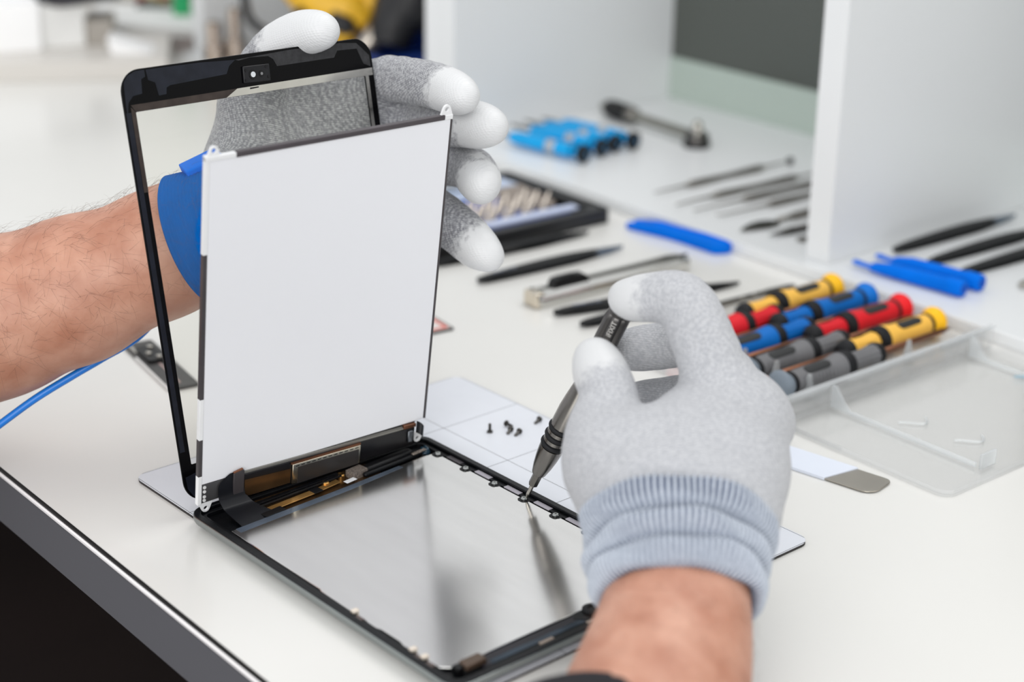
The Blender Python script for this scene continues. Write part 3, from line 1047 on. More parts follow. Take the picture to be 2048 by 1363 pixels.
# ribbed cuff rolled on the wrist
def cuff_mesh(centers, rx, ry, prof, nrib=92, rib=0.9):
    """centers: path of ring centres; prof: list of (t along path 0..1, radius offset in mm)"""
    P = np.asarray(centers, float)
    pt = np.array(prof)
    u = np.linspace(0, 1, len(pt))
    sm = smooth_path(pt, 4)
    rings, dark = [], []
    ax = P[-1] - P[0]
    nseg = nrib * 4
    for t_, off in sm:
        f = min(max(t_, 0), 1) * (len(P) - 1)
        i = min(int(f), len(P) - 2)
        c = P[i] + (P[i + 1] - P[i]) * (f - i)
        c0, x, y, z = ring_frame(c, ax)
        a_ = np.interp(t_, np.linspace(0, 1, len(rx)), rx) + off
        b_ = np.interp(t_, np.linspace(0, 1, len(ry)), ry) + off
        band = float(np.interp(t_, [0, 0.18, 0.26, 0.34, 0.42, 0.58, 0.64, 0.72, 0.95, 1.0], [1, 0.9, 0.15, 0.9, 0.3, 0.25, 0.7, 0.2, 0.2, 0.6]))
        ring = []
        for k in range(nseg):
            q = 2 * math.pi * k / nseg
            rr = rib * (1 if k % 4 in (0, 1) else -1)
            wob = 1.1 * math.sin(3 * q + t_ * 7) + 0.8 * math.sin(7 * q + t_ * 11)
            ring.append(tuple(c0 + x * ((a_ + rr + wob) * math.cos(q)) + y * ((b_ + rr + wob) * math.sin(q))))
            dark.append(0.02 + 0.6 * band * (0.15 if k % 4 in (0, 1) else 1.0) + (0.62 if k % 4 in (2, 3) else 0.0))
        rings.append(ring)
    return loft(rings, cap=False), dark

def cuff_material():
    """rib knit: pale wales, darker yarn between them (attribute 'yarn')"""
    M = bpy.data.materials.new('cuff_rib_knit')
    M.use_nodes = True
    nt = M.node_tree
    L = nt.links.new
    b = nt.nodes['Principled BSDF']
    tc = nt.nodes.new('ShaderNodeTexCoord')
    n = nt.nodes.new('ShaderNodeTexNoise')
    n.inputs['Scale'].default_value = 700
    n.inputs['Detail'].default_value = 3
    L(tc.outputs['Object'], n.inputs['Vector'])
    a = nt.nodes.new('ShaderNodeAttribute')
    a.attribute_name = 'yarn'
    ma = nt.nodes.new('ShaderNodeMath')
    ma.operation = 'MULTIPLY_ADD'
    ma.inputs[1].default_value = 0.7
    sb = nt.nodes.new('ShaderNodeMath')
    sb.operation = 'SUBTRACT'
    sb.inputs[1].default_value = 0.32
    L(n.outputs['Fac'], ma.inputs[0])
    L(a.outputs['Fac'], sb.inputs[0])
    L(sb.outputs[0], ma.inputs[2])
    ma.use_clamp = True
    c = nt.nodes.new('ShaderNodeMixRGB')
    c.inputs[1].default_value = (*lin((200, 207, 217)), 1)
    c.inputs[2].default_value = (*lin((88, 98, 120)), 1)
    L(ma.outputs[0], c.inputs[0])
    L(c.outputs[0], b.inputs['Base Color'])
    b.inputs['Roughness'].default_value = 0.9
    b.inputs['Specular IOR Level'].default_value = 0.2
    bp = nt.nodes.new('ShaderNodeBump')
    bp.inputs['Strength'].default_value = 0.5
    bp.inputs['Distance'].default_value = 0.0006
    L(n.outputs['Fac'], bp.inputs['Height'])
    L(bp.outputs[0], b.inputs['Normal'])
    return M

cprof = [(-0.02, -5.0), (0.0, -0.8), (0.04, 0.3), (0.10, 0.8), (0.18, 1.0), (0.25, 0.2), (0.30, -3.2), (0.33, -3.6), (0.37, -0.6), (0.43, 1.8), (0.52, 2.0),
         (0.59, 0.4), (0.63, -2.4), (0.67, -0.2), (0.74, 1.9), (0.84, 2.2), (0.92, 1.9), (0.97, 1.2), (1.0, -0.8), (0.99, -2.6), (0.9, -4.0), (0.7, -5)]
VF, dark = cuff_mesh([(267.0,121.8,69.7), (284.1,106.7,60.8), (298.1,94.2,51.2)], [46.5, 42, 37.5], [40.5, 35, 30], cprof)
cu = build('cuff', np.array(VF[0]) - OFF, VF[1], cuff_material(), rg, smooth=180, label='blue grey ribbed cuff rolled on the wrist')
float_attr(cu, 'yarn', dark)

# right forearm
def tube_arm(centers, rx, ry, nseg=64, sub=10):
    P = smooth_path(centers, sub)
    RX = smooth_path(np.array(rx)[:, None], sub)[:, 0]
    RY = smooth_path(np.array(ry)[:, None], sub)[:, 0]
    T = np.gradient(P, axis=0)
    rings = []
    for k in range(len(P)):
        c0, x, y, z = ring_frame(P[k], T[k])
        rings.append([tuple(c0 + x * (RX[k] * math.cos(2 * math.pi * i / nseg)) + y * (RY[k] * math.sin(2 * math.pi * i / nseg))) for i in range(nseg)])
    return loft(rings)
RAc = [(278.3,112.1,64.6), (296.6,94.4,51.8), (315.0,72.0,42.1), (340.5,36.7,30.1), (371.2,-4.5,17.5), (403.1,-45.2,6.2)]
RV, RF = tube_arm(RAc, [33, 34.5, 38, 43, 47, 50], [26, 27, 31, 37, 42, 46])
ra = build('forearm', np.array(RV) - OFF, RF, SKIN, person, smooth=180, label='bare wrist below the ribbed glove cuff')
RVn = np.array(RV)
q4 = np.array([f for f in RF if len(f) == 4])
HV, HF = hair(RVn, q4, 500, lambda C, N: (N @ upv > -0.2), np.array((0.4, -0.5, 0.0)), 5, 12, None)
build('arm_hair', np.array(HV) - OFF, HF, HAIR, ra, kind='stuff', label='fine hair on the wrist')
SLV = mat('black_sleeve_cloth', (20, 19, 25), 0.85, var=0.2, scale=300, bump=0.4, bscale=900)
VF = tube_arm([(332.0,19.1,18.1), (338.7,11.4,16.9), (372.4,-23.2,12.2), (408.1,-59.9,5.4)], [50, 53, 58, 62], [45, 48, 54, 58])
build('sleeve', np.array(VF[0]) - OFF, VF[1], SLV, person, smooth=60, label='black sleeve hem at the bottom edge')

# antistatic wrist strap on the other wrist
def knit_band():
    M = mat('blue_elastic', (0, 92, 172), 0.75, var=0.06, scale=200, spec=0.05)
    nt = M.node_tree
    return M
BAND = knit_band()
ws = thing('wrist_strap', 'blue elastic antistatic wrist strap with its blue cord', 'wrist strap', (-70.5,54.5,142.5))
WO = np.array((-70.5,54.5,142.5))
axis = np.array((-52.3,65.7,152.3)) - np.array((-74.3,41.2,139.2))
axis /= np.linalg.norm(axis)
c0 = np.array((-70.5,54.5,142.5))
rings = []
prof = [(-1, -1.5), (0, 0.2)] + [(0.8 + 0.5 * i, 0.9 + (0.28 if i % 4 < 2 else -0.18)) for i in range(61)] + [(32, 0.2), (33, -1.5)]
for s_, off in prof:
    c, x, y, z = ring_frame(c0 + axis * (s_ - 4), axis)
    yv = np.array(y)
    ring = []
    for k in range(180):
        q = 2 * math.pi * k / 180
        rib = 0.0
        rr = 38.3 - 0.12 * s_ + off + rib
        ring.append(tuple(np.array(c) + np.array(x) * rr * math.cos(q) + yv * rr * math.sin(q)))
    rings.append(ring)
VF = loft(rings, cap=False)
bnd = build('band', np.array(VF[0]) - WO, VF[1], BAND, ws, smooth=180)
cl0 = np.array((-74.3,50.8,182.7))
cl1 = np.array((-70.1,66.5,188.9))
M4 = axis_matrix(cl0 - WO, cl1 - cl0, (0, 0, 1))
build('clip', *xf(prism(rrect(-3.5, -9, 1.5, 9, 1.2, 3), 0, float(np.linalg.norm(cl1 - cl0)) + 6), M4), BLUEP, bnd, bevel=0.6)
P = smooth_path([(-128.1,-103.3,3.1), (-125.9,-71.7,23.0), (-123.9,-53.0,33.1), (-118.6,-32.1,45.9), (-110.8,-12.4,57.4), (-104.4,6.3,67.1), (-98.5,28.9,78.4), (-102.2,55.8,97.1), (-93.2,76.0,117.8)], 8)
build('cord', *tube(P - WO, 2.3, 10), mat('blue_cable', (20, 120, 215), 0.3, var=0.03), ws, smooth=180)

# ---------------------------------------------------------------- precision screwdriver in the hand
tip = Vector(tf(108, 161.5, 7.8))
top = Vector((162.6,179.7,139.9))
ax = (top - tip).normalized()
camp = Vector((798.06, -423.15, 458.49))
Mx = axis_matrix(tip * S, ax, camp - (tip + top) / 2)
dr = thing('precision_screwdriver', 'dark grey metal precision screwdriver held upright over the tablet rim', 'screwdriver', mat4=Mx)
k = (top - tip).length / 146
GM = mat('anodised_gunmetal', (128, 125, 121), 0.26, 1.0, var=0.06, scale=60, stretch=(6, 6, 1))
GMD = mat('anodised_dark_grip', (98, 96, 95), 0.36, 1.0, var=0.08)
def dz(pr):
    return [(p * k, r) for p, r in pr]
build('bit', *lathe(dz([(0, 0.15), (1.2, 0.75), (4, 1.25), (10, 1.3), (11.5, 1.9), (13, 1.9)]), 12, 'z'), STEEL, dr, smooth=40)
build('bit_shank', *lathe(dz([(10.5, 2.0), (11, 2.9), (21, 3.0), (24, 3.0)]), 6, 'z', 0.3), DSTEEL, dr, bevel=0.2)
build('nose_cone', *lathe(dz([(20, 2.6), (20.2, 3.9), (21, 4.3), (27, 5.6), (33, 6.5), (39, 7.0), (42, 7.0), (42.4, 6.2), (46, 6.2), (46.2, 6.9), (48.4, 6.9), (48.6, 6.2), (52, 6.2), (52.2, 6.9), (54.5, 6.9), (54.7, 6.2), (58, 6.3)]), 28, 'z'), GM, dr, smooth=35)
for p in (44, 50.2, 56.4):
    pr = [((p + 1.5 * math.sin(q)) * k, 6.3 + 1.5 * math.cos(q)) for q in np.linspace(-math.pi / 2, math.pi / 2, 8)]
    build('grip_ring', *lathe([(pr[0][0], 5.5)] + pr + [(pr[-1][0], 5.5)], 28, 'z'), RUBBER, dr, smooth=60)
# faceted waist, then fluted handle
rings = []
for p, r in dz([(57.5, 6.4), (58, 7.0), (70, 6.9), (78, 6.3), (88, 5.3), (96, 5.0), (102, 5.3), (104, 5.8)]):
    rings.append([(r * math.cos(2 * math.pi * i / 12), r * math.sin(2 * math.pi * i / 12), p) for i in range(12)])
build('waist', *loft(rings), GM, dr, bevel=0.15)
rings = []
for p, r in dz([(103.5, 5.4), (104.5, 6.5), (108, 6.9), (136, 7.1), (140, 6.9), (141, 6.2)]):
    ring = []
    for i in range(48):
        q = 2 * math.pi * i / 48
        fl = max(0.0, math.cos(6 * q - math.pi)) ** 2 * 1.15
        ring.append(((r - fl) * math.cos(q), (r - fl) * math.sin(q), p))
    rings.append(ring)
hd = build('handle', *loft(rings), GMD, dr, smooth=40)
build('cap', *lathe(dz([(140.5, 5.0), (141, 6.6), (144, 6.8), (146, 6.3), (146.4, 5.0), (146.5, 0.1)]), 28, 'z'), GMD, dr, smooth=40)
PRN = mat('print_light_grey', (208, 206, 202), 0.5)
# letters run up the handle, their tops to the left of the view
Mt = Matrix(((0, 0, 1, 7.05), (0, -1, 0, 0), (1, 0, 0, 134.0 * k), (0, 0, 0, 1)))
text_part('maker_lettering', 'iFIXIT', 4.1, PRN, hd, Mt)
o = build('maker_badge', *lathe([(6.9, 0.05), (6.9, 2.2), (7.25, 2.2), (7.25, 0.05)], 24, 'x'), PRN, hd, smooth=40)
o.location = Vector((0, 0, 124.0 * k)) * S
for sg in (-1, 1):
    M4 = Matrix.Translation((7.3, 0, 124.0 * k)) @ Matrix.Rotation(sg * math.pi / 4, 4, 'X')
    build('badge_cross', *xf(box(-0.1, 0.1, -0.4, 0.4, -1.6, 1.6), M4), GMD, hd)


# ---------------------------------------------------------------- loose tools on the bench
def lay(name, label, cat, a, b, group=None):
    """thing lying from a to b (mm, both at the supporting height); local x runs along it"""
    a, b = Vector(a), Vector(b)
    d = b - a
    t = thing(name, label, cat, a, math.atan2(d.y, d.x), group)
    return t, math.hypot(d.x, d.y)


def tweezers(label, a, b, w0=9.5, body=MATTE, tipm=None, curve=0.0, group=None, gap=2.6):
    w = w0 * 1.2
    t, L = lay('tweezers', label, 'tweezers', a, b, group)
    for sgn in (-1, 1):
        rings = []
        for u in np.linspace(0, 1, 22):
            if u < 0.08:
                hw = w * 0.36 * math.sqrt(max(1 - ((0.08 - u) / 0.08) ** 2, 0.02))
            elif u < 0.62:
                hw = w * (0.36 + 0.14 * math.sin((u - 0.08) / 0.54 * math.pi / 2))
            else:
                hw = w * 0.5 * (1 - (u - 0.62) / 0.38) ** 0.9 + 0.35
            zc = 3.2 + sgn * (0.75 + gap * math.sin(math.pi * min(u * 1.02, 1.0)) ** 0.8 * 0.8)
            yc = curve * max(0, (u - 0.7) / 0.3) ** 2
            h = 0.7
            rings.append([(u * L, yc - hw, zc - h), (u * L, yc + hw, zc - h), (u * L, yc + hw * 0.9, zc + h), (u * L, yc - hw * 0.9, zc + h)])
        n = 18 if tipm is not None else len(rings)
        arm_o = build('arm', *loft(rings[:n]), body, t, smooth=40)
        if tipm is not None:
            build('tip', *loft(rings[n - 1:]), tipm, arm_o, smooth=40)
    build('joint', *prism(rrect(0.5, -w * 0.3, 9, w * 0.3, 2, 3), 2.0, 4.4), body, t)
    return t

BLUETIP = mat('blued_steel_tip', (112, 124, 140), 0.28, 1.0)
LETTER = mat('faint_grey_print', (96, 102, 116), 0.5)
t1 = tweezers('slim black tweezers lying right against the front of the black bit case', (-276.5,383.3,0.0), (-265.0,540.2,0.0), 9)
t2 = tweezers('black tweezers with bluish steel tips between bit case and utility knife', (-223.4,386.8,0.0), (-217.8,536.9,0.0), 10, tipm=BLUETIP)
t3 = tweezers('black tweezers just below the utility knife, passing behind the finger', (-131.1,386.9,-0.0), (-94.2,548.3,0.0), 10)
t4 = tweezers('short black pointed tweezers behind the screwdriver handle', (-100.9,386.4,0.0), (-85.6,496.2,-0.0), 8)
for tt, x in ((t2, 14), (t3, 16)):                      # faint worn print, too blurred to read
    for x0, x1 in ((0, 12), (14, 17), (19, 24)):
        build('worn_print', *prism(rrect(x + x0, -1.3, x + x1, 1.3, 0.6, 2), 6.4, 7.0), LETTER, tt)

# flat grey steel tool by the driver case
t, L = lay('steel_pick_tool', 'flat dark steel pick tool lying above the yellow drivers', 'steel tool', (-72.9,472.7,-0.0), (-66.0,579.7,0.0))
build('blade', *prism([(0, -3.4), (L * 0.72, -3.8), (L * 0.8, -5.2), (L, -3.0), (L + 3, 0), (L, 3.0), (L * 0.8, 4.4), (L * 0.72, 3.8), (0, 3.4)], 0.0, 3.0), DSTEEL, t, bevel=0.7)
for x in (0.5, 0.62):
    o = build('rivet', *lathe([(3.0, 0.1), (3.0, 1.7), (3.6, 1.3), (3.7, 0.1)], 12, 'z'), STEEL, t, smooth=40)
    o.location = Vector((L * x, 0, 0)) * S

# utility knife
t, L = lay('utility_knife', 'silver snap-off utility knife with black slider lying between black tweezers', 'knife', (-158.3,389.0,0.0), (-152.2,544.5,0.0))
KN = mat('knife_silver', (212, 211, 207), 0.24, 1.0, var=0.05, scale=60, stretch=(0.5, 6, 6))
build('body', *[q for q in loft([[(x, y * s1, z * s1 + 5 * (1 - s1)) for y, z in ((-9.5, 2.4), (-7.8, 0), (7.8, 0), (9.5, 2.4), (9.5, 9), (6.8, 12.4), (3.0, 12.4), (3.0, 11), (-3.0, 11), (-3.0, 12.4), (-6.8, 12.4), (-9.5, 9))]
                                for x, s1 in ((0, 0.93), (1.2, 1.0), (L * 0.9, 1.0), (L * 0.97, 0.9), (L, 0.72))])], KN, t, smooth=35)
build('end_cap', *prism(rrect(-3.5, -8.8, 6, 8.8, 2.6, 4), 0.4, 12.4), mat('cap_chrome', (216, 206, 190), 0.15, 1.0), t, bevel=1.4)
sld = build('slider', *loft([[(x, -4.6, 10.4), (x, 4.6, 10.4), (x, 4.0, z + 4), (x, -4.0, z + 4)] for x, z in ((17, 11.5), (20, 14.8), (36, 14.2), (46, 14.8), (52, 11.0))]), BLACK, t, bevel=0.5)
for k2 in range(6):
    build('slider_rib', *box(24 + k2 * 3, 25.2 + k2 * 3, -3.8, 3.8, 17.6, 19.2), BLACK, sld)
build('blade_channel', *box(52, L * 0.98, -2.8, 2.8, 10.4, 11.4), mat('channel_dark', (92, 88, 78), 0.35, 0.8), t)
build('blade', *prism([(L * 0.86, -2.2), (L + 1, -2.0), (L + 5, 2.2), (L * 0.86, 2.2)], 11.4, 12.2), mat('blade_dark', (64, 62, 56), 0.3, 0.9), t)

# small card half hidden by the display panel
t = thing('label_card', 'small white card with red border line showing behind the display panel', 'card', (-154.3, 310.3, 0), math.radians(-6))
build('card_edge', *prism(rrect(-70, -62, 0, 0, 1.5, 3), 0, 1.4), BLACK, t)
cf = build('card_face', *prism(rrect(-69, -61, -2.0, -1.6, 1, 3), 1.4, 1.6), mat('card_white', (228, 222, 218), 0.5), t)
build('card_border', *ring_prism(rrect(-66, -58, -3.2, -2.8, 1, 3), rrect(-64.2, -56.2, -6.2, -5.8, 1, 3), 1.6, 1.75), mat('border_red', (214, 104, 90), 0.5), cf)

# circuit board strip under the forearm
t = thing('phone_part', 'dark phone circuit strip with shiny screws behind the glass frame under the forearm', 'circuit board', (-269.7,100.9,0.0), 0)
bx = Vector((-180.6,87.7,-0.0)) - Vector((-269.7,100.9,0.0))
by = Vector((-276.6,121.3,-0.0)) - Vector((-269.7,100.9,0.0))
W_ = by.length
t.rotation_euler = (0, 0, math.atan2(bx.y, bx.x))
Lb = bx.length + 4
CB = mat('board_charcoal', (62, 60, 58), 0.35, 0.4, var=0.2, scale=200)
build('board', *prism(rrect(0, 0, Lb, W_, 2.5, 4), 0, 2.2), CB, t, bevel=0.3)
build('bright_edge', *box(Lb * 0.3, Lb * 0.98, -0.5, 0.6, 0.4, 2.4), mat('edge_white', (226, 224, 222), 0.3), t)
build('raised_module', *prism(rrect(14, 4, 44, W_ - 4, 2, 3), 2.2, 4.2), BLACK, t, bevel=0.5)
build('trace', *box(Lb * 0.5, Lb * 0.92, W_ * 0.45, W_ * 0.52, 2.2, 2.4), mat('trace_pink', (176, 150, 146), 0.4), t)
build('slot', *prism(rrect(8, 2.0, 22, 4.4, 1.1, 3), 2.2, 2.9), STEEL, t)
for x, y in ((20, W_ * 0.62), (40, W_ * 0.6), (31, W_ * 0.4)):
    o = build('board_screw', *lathe([(2.2, 0.1), (2.2, 2.2), (5.4, 2.1), (5.9, 1.2), (5.9, 0.1)], 14, 'z'), STEEL, t, smooth=40)
    o.location = Vector((x, y, 0)) * S

# five tiny screws on the mat
SCR = mat('tiny_screw_steel', (88, 86, 84), 0.3, 1.0)
def tiny_screw(label, at, d):
    M4 = axis_matrix(Vector(at) * S, d, (1, 0, 0) if abs(d[2]) > 0.5 else (0, 0, 1))
    t = thing('tiny_screw', label, 'screw', mat4=M4, group='tiny screws spilled on the mat')
    build('head', *lathe([(0.0, 0.1), (0.0, 1.9), (0.5, 2.0), (1.1, 1.9), (1.2, 1.2)], 16, 'z'), SCR, t, smooth=40)
    pr = [(1.1, 1.0)]
    for i in range(8):
        pr += [(1.5 + i * 0.6, 1.05), (1.8 + i * 0.6, 0.75)]
    pr.append((6.4, 0.2))
    build('thread', *lathe(pr, 10, 'z'), SCR, t, smooth=50)
    return t
tiny_screw('tiny screw standing on its head, nearest the panel corner', (8.2,213.7,2.0), (0, 0, 1))
tiny_screw('tiny screw on top of the tangled pair of screws', (6.6,227.9,4.2), (0.75, 0.1, -0.1))
tiny_screw('tiny screw at the bottom of the tangled pair of screws', (15.0,225.5,4.0), (0.5, -0.9, -0.28))
tiny_screw('tiny screw lying just below the tangled pair of screws', (20.9,228.0,4.0), (0.35, -1.0, -0.32))
tiny_screw('tiny screw lying farthest from the panel near the mat edge', (14.2,250.3,4.0), (0.3, -1.0, -0.32))

# ---------------------------------------------------------------- blue pry tools
def pry_bar(label, a, b):
    t, L = lay('pry_tool', label, 'pry tool', a, b, 'blue plastic pry tools')
    rings = []
    for u in np.linspace(0, 1, 18):
        hw = 8.4 + 1.8 * math.cos(u * 2 * math.pi) + 2.6 * u
        if u < 0.04:
            hw *= 0.8
        if u > 0.93:
            hw *= math.sqrt(max(1 - ((u - 0.93) / 0.075) ** 2, 0.06))
        h = 5.0 + 4.2 * min(u / 0.25, 1)
        if u > 0.96:
            h *= 0.8
        x = u * L
        rings.append([(x, -hw, 0.6), (x, -hw * 0.8, 0), (x, hw * 0.8, 0), (x, hw, 0.6), (x, hw, h - 0.8), (x, hw * 0.8, h), (x, hw * 0.36, h), (x, hw * 0.3, h - 1.2),
                      (x, -hw * 0.3, h - 1.2), (x, -hw * 0.36, h), (x, -hw * 0.8, h), (x, -hw, h - 0.8)])
    build('bar', *loft(rings), BLUEP, t, smooth=45)
    build('groove_floor', *prism(rrect(L * 0.14, -2.6, L * 0.9, 2.6, 2, 3), 6.0, 7.6), mat('blue_nylon_deep', (0, 76, 182), 0.55, spec=0.2), t)
    return t
pry_bar('grooved blue plastic pry bar lying on the bench against the shelf base', (-262.3,589.2,0.0), (-158.2,603.1,0.0))
def pry_stick(label, a, b):
    t, L = lay('pry_stick', label, 'pry tool', a, b, 'blue plastic pry tools')
    rings = []
    for u, ry, rz, zc in ((0, 2.2, 1.4, 5.0), (0.02, 3.2, 2.0, 5.2), (0.10, 3.4, 1.6, 4.6), (0.16, 3.6, 1.7, 4.6), (0.19, 5.2, 3.6, 5.0), (0.34, 6.2, 5.4, 6.0), (0.6, 6.3, 6.1, 6.3),
                          (0.85, 6.3, 6.3, 6.4), (0.86, 6.8, 6.8, 6.9), (0.985, 6.8, 6.8, 6.9), (1.0, 6.0, 6.0, 6.9)):
        rings.append([(u * L, ry * math.cos(q), zc + rz * math.sin(q)) for q in np.linspace(0, 2 * math.pi, 20, endpoint=False)])
    build('stick', *loft(rings), BLUEP, t, smooth=40)
    build('end_recess', *lathe([(L - 0.1, 0.1), (L - 0.1, 4.0), (L + 0.25, 3.9), (L + 0.25, 0.1)], 18, 'x'), mat('blue_nylon_deep', (0, 76, 182), 0.55, spec=0.2), t, smooth=40).location = Vector((0, 0, 6.9)) * S
    return t
pry_stick('round blue pry stick lying in front, nearer the drivers', (-52.2,634.9,10.0), (46.9,646.4,10.0))
pry_stick('round blue pry stick lying behind its twin, nearer the black tweezers', (-50.8,661.7,10.0), (46.9,669.0,10.0))

# ---------------------------------------------------------------- black tweezers and bits in the right-hand bay of the shelf
for lab, a, b in (('black spudger tweezers farthest back in the right-hand shelf bay', (-54.5,688.9,10.0), (-53.4,852.4,10.0)),
                  ('middle of three black spudger tweezers in the right-hand shelf bay', (-18.0,688.6,10.0), (-13.9,854.5,10.0)),
                  ('black spudger tweezers nearest in the right-hand shelf bay', (14.5,684.8,10.0), (20.3,862.6,10.0))):
    tweezers(lab, a, b, 10.5, tipm=BLUETIP if 'farthest' in lab else None, group='black tweezers in the shelf bay')
t = tweezers('bare steel tweezers reaching into the frame at the right edge', (61.3,697.7,10.0), (73.2,789.2,10.0), 9, body=STEEL)

# ---------------------------------------------------------------- metal opening blade near the driver case
a, b = Vector((99.1,329.2,0.0)), Vector((213.1,351.4,-0.0))
t, L = lay('metal_opener', 'steel opening blade with a pale sleeve lying in front of the clear case', 'opening tool', a, b)
W2 = 12.6
blade = [(0, -W2), (L - 9, -W2)] + [(L - 9 + 9 * math.sin(q), -W2 + 9 - 9 * math.cos(q)) for q in np.linspace(0.2, 1.57, 5)] + \
        [(L - 5 + 5 * math.cos(q), W2 - 5 + 5 * math.sin(q)) for q in np.linspace(0, 1.57, 5)] + [(0, W2)]
build('blade', *prism(blade, 0.6, 1.4), mat('opener_steel', (176, 170, 160), 0.22, 1.0, var=0.05), t, bevel=0.2)
build('sleeve', *prism([(-2, -W2 - 0.4), (L - 33, -W2 - 0.4), (L - 24, W2 + 0.4), (-2, W2 + 0.4)], 0.1, 2.4), mat('sleeve_pale_blue', (224, 230, 242), 0.35, var=0.01), t, bevel=0.4)

# ---------------------------------------------------------------- clear case with eight drivers
FROST = mat_clear('frosted_polypropylene', (255, 255, 255), 0.92, 0.15, 0.12, (252, 254, 255))
FROST2 = mat_clear('clear_edge_plastic', (254, 255, 255), 0.72, 0.12, 0.2, (248, 251, 253))
HX, V0, V1 = 108.0, 372.0, 597.0                     # hinge line and ends of the case
t = thing('driver_case', 'open clear plastic case holding the row of coloured screwdrivers', 'tool case', (HX, 480, 0))
def dc(name, VF, m, bev=0.0):
    V, F = VF
    return build(name, [(x - HX, y - 480, z) for x, y, z in V], F, m, t, bevel=bev)
B0 = -46.0
dc('tray_floor', prism(rrect(B0, V0, HX - 2, V1, 4, 4), 0.3, 1.8), FROST)
dc('tray_wall', ring_prism(rrect(B0, V0, HX - 2, V1, 4, 4), rrect(B0 + 1.6, V0 + 1.6, HX - 3.6, V1 - 1.6, 3, 4), 1.8, 10.0), FROST, 0.2)
dc('tray_rim', ring_prism(rrect(B0 - 1.5, V0 - 1.5, HX - 0.8, V1 + 1.5, 5, 4), rrect(B0 + 1.6, V0 + 1.6, HX - 3.6, V1 - 1.6, 3, 4), 10.0, 11.2), FROST, 0.3)
for v in (420, 470, 520):
    dc('cradle_rib', box(B0 + 4, HX - 6, v - 0.7, v + 0.7, 1.8, 5.0), FROST)
for v in (418, 522):                                   # little snap teeth seen between the drivers
    for i in range(5):
        c = B0 + 22 + i * 29.5
        dc('snap_tooth', loft([[(c - 2.6, v - 4, 2), (c + 2.6, v - 4, 2), (c + 2.6, v + 4, 2), (c - 2.6, v + 4, 2)], [(c - 0.8, v - 1.2, 19), (c + 0.8, v - 1.2, 19), (c + 0.8, v + 1.2, 19), (c - 0.8, v + 1.2, 19)]]), FROST2)
# hinge and the lid lying open
for va, vb in ((384, 420), (440, 520), (540, 578)):
    dc('hinge_barrel', xf(lathe([(va, 0.1), (va, 1.8), (vb, 1.8), (vb, 0.1)], 12, 'y'), Matrix.Translation((HX + 0.6, 0, 14.6))), FROST2)
LX0, LX1, LV1 = HX + 3.5, 246.0, 602.0
LV0 = 370.0
dc('lid_floor', prism(rrect(LX0, LV0, LX1, LV1, 9, 6), 0.3, 1.8), FROST)
dc('lid_rim', ring_prism(rrect(LX0, LV0, LX1, LV1, 9, 6), rrect(LX0 + 1.6, LV0 + 1.6, LX1 - 1.6, LV1 - 1.6, 8, 6), 1.8, 4.2), FROST, 0.3)
dc('lid_hinge_wall', box(LX0, LX0 + 1.8, LV0 + 1, LV1 - 8, 1.8, 18.5), FROST, 0.3)
dc('lid_hinge_lip', box(LX0 - 1.5, LX0 + 3, LV0 + 1, LV1 - 8, 18.0, 19.4), FROST2, 0.3)
dc('lid_end_wall', prism([(LX0 + 1, LV0), (LX0 + 52, LV0), (LX0 + 52, LV0 + 1.4), (LX0 + 1, LV0 + 1.4)], 1.8, 4.4), FROST)
gus = [(LX0 + 1.8, 2, 18), (LX0 + 6, 2, 17.5), (LX0 + 14, 2, 8), (LX0 + 20, 2, 3)]
for v in (418.0, 566.0):
    V = [(x, v, z0) for x, z0, z1 in gus] + [(x, v, z1) for x, z0, z1 in gus] + [(x, v + 1.4, z0) for x, z0, z1 in gus] + [(x, v + 1.4, z1) for x, z0, z1 in gus]
    F = []
    for i in range(3):
        F += [(i, i + 1, 5 + i, 4 + i), (8 + i, 12 + i, 13 + i, 9 + i), (4 + i, 5 + i, 13 + i, 12 + i), (i, 8 + i, 9 + i, i + 1)]
    F += [(0, 4, 12, 8), (3, 11, 15, 7)]
    dc('lid_gusset', (V, F), FROST2)
dc('lid_inner_rib', box(LX0 + 20, LX1 - 16, 417.6, 419.2, 1.8, 4.6), FROST2)
dc('lid_inner_rib', box(LX0 + 20, LX1 - 16, 565.8, 567.4, 1.8, 4.6), FROST2)
dc('lid_snap', box(LX1 - 13, LX1 - 11, 417, 432, 1.8, 12), FROST2, 0.5)
for i in range(2):
    P = [(LX0 + 52 + i * 40 + 6 * math.sin(q * 2.6), 440 + 24 * q / 2 + i * 6, 2.0) for q in np.linspace(-0.5, 1.2, 12)]
    dc('moulded_ridge', tube(P, 0.8, 6), FROST2)
dc('lid_catch', loft([[(LX0 + 45, 560, 1.8), (LX0 + 46.5, 560, 1.8), (LX0 + 46.5, 560, 3.2), (LX0 + 45, 560, 3.2)], [(LX0 + 72, 592, 1.8), (LX0 + 74, 592, 1.8), (LX0 + 74, 592, 3.2), (LX0 + 72, 592, 3.2)]]), mat('pale_blue_tint_plastic', (150, 178, 192), 0.3))

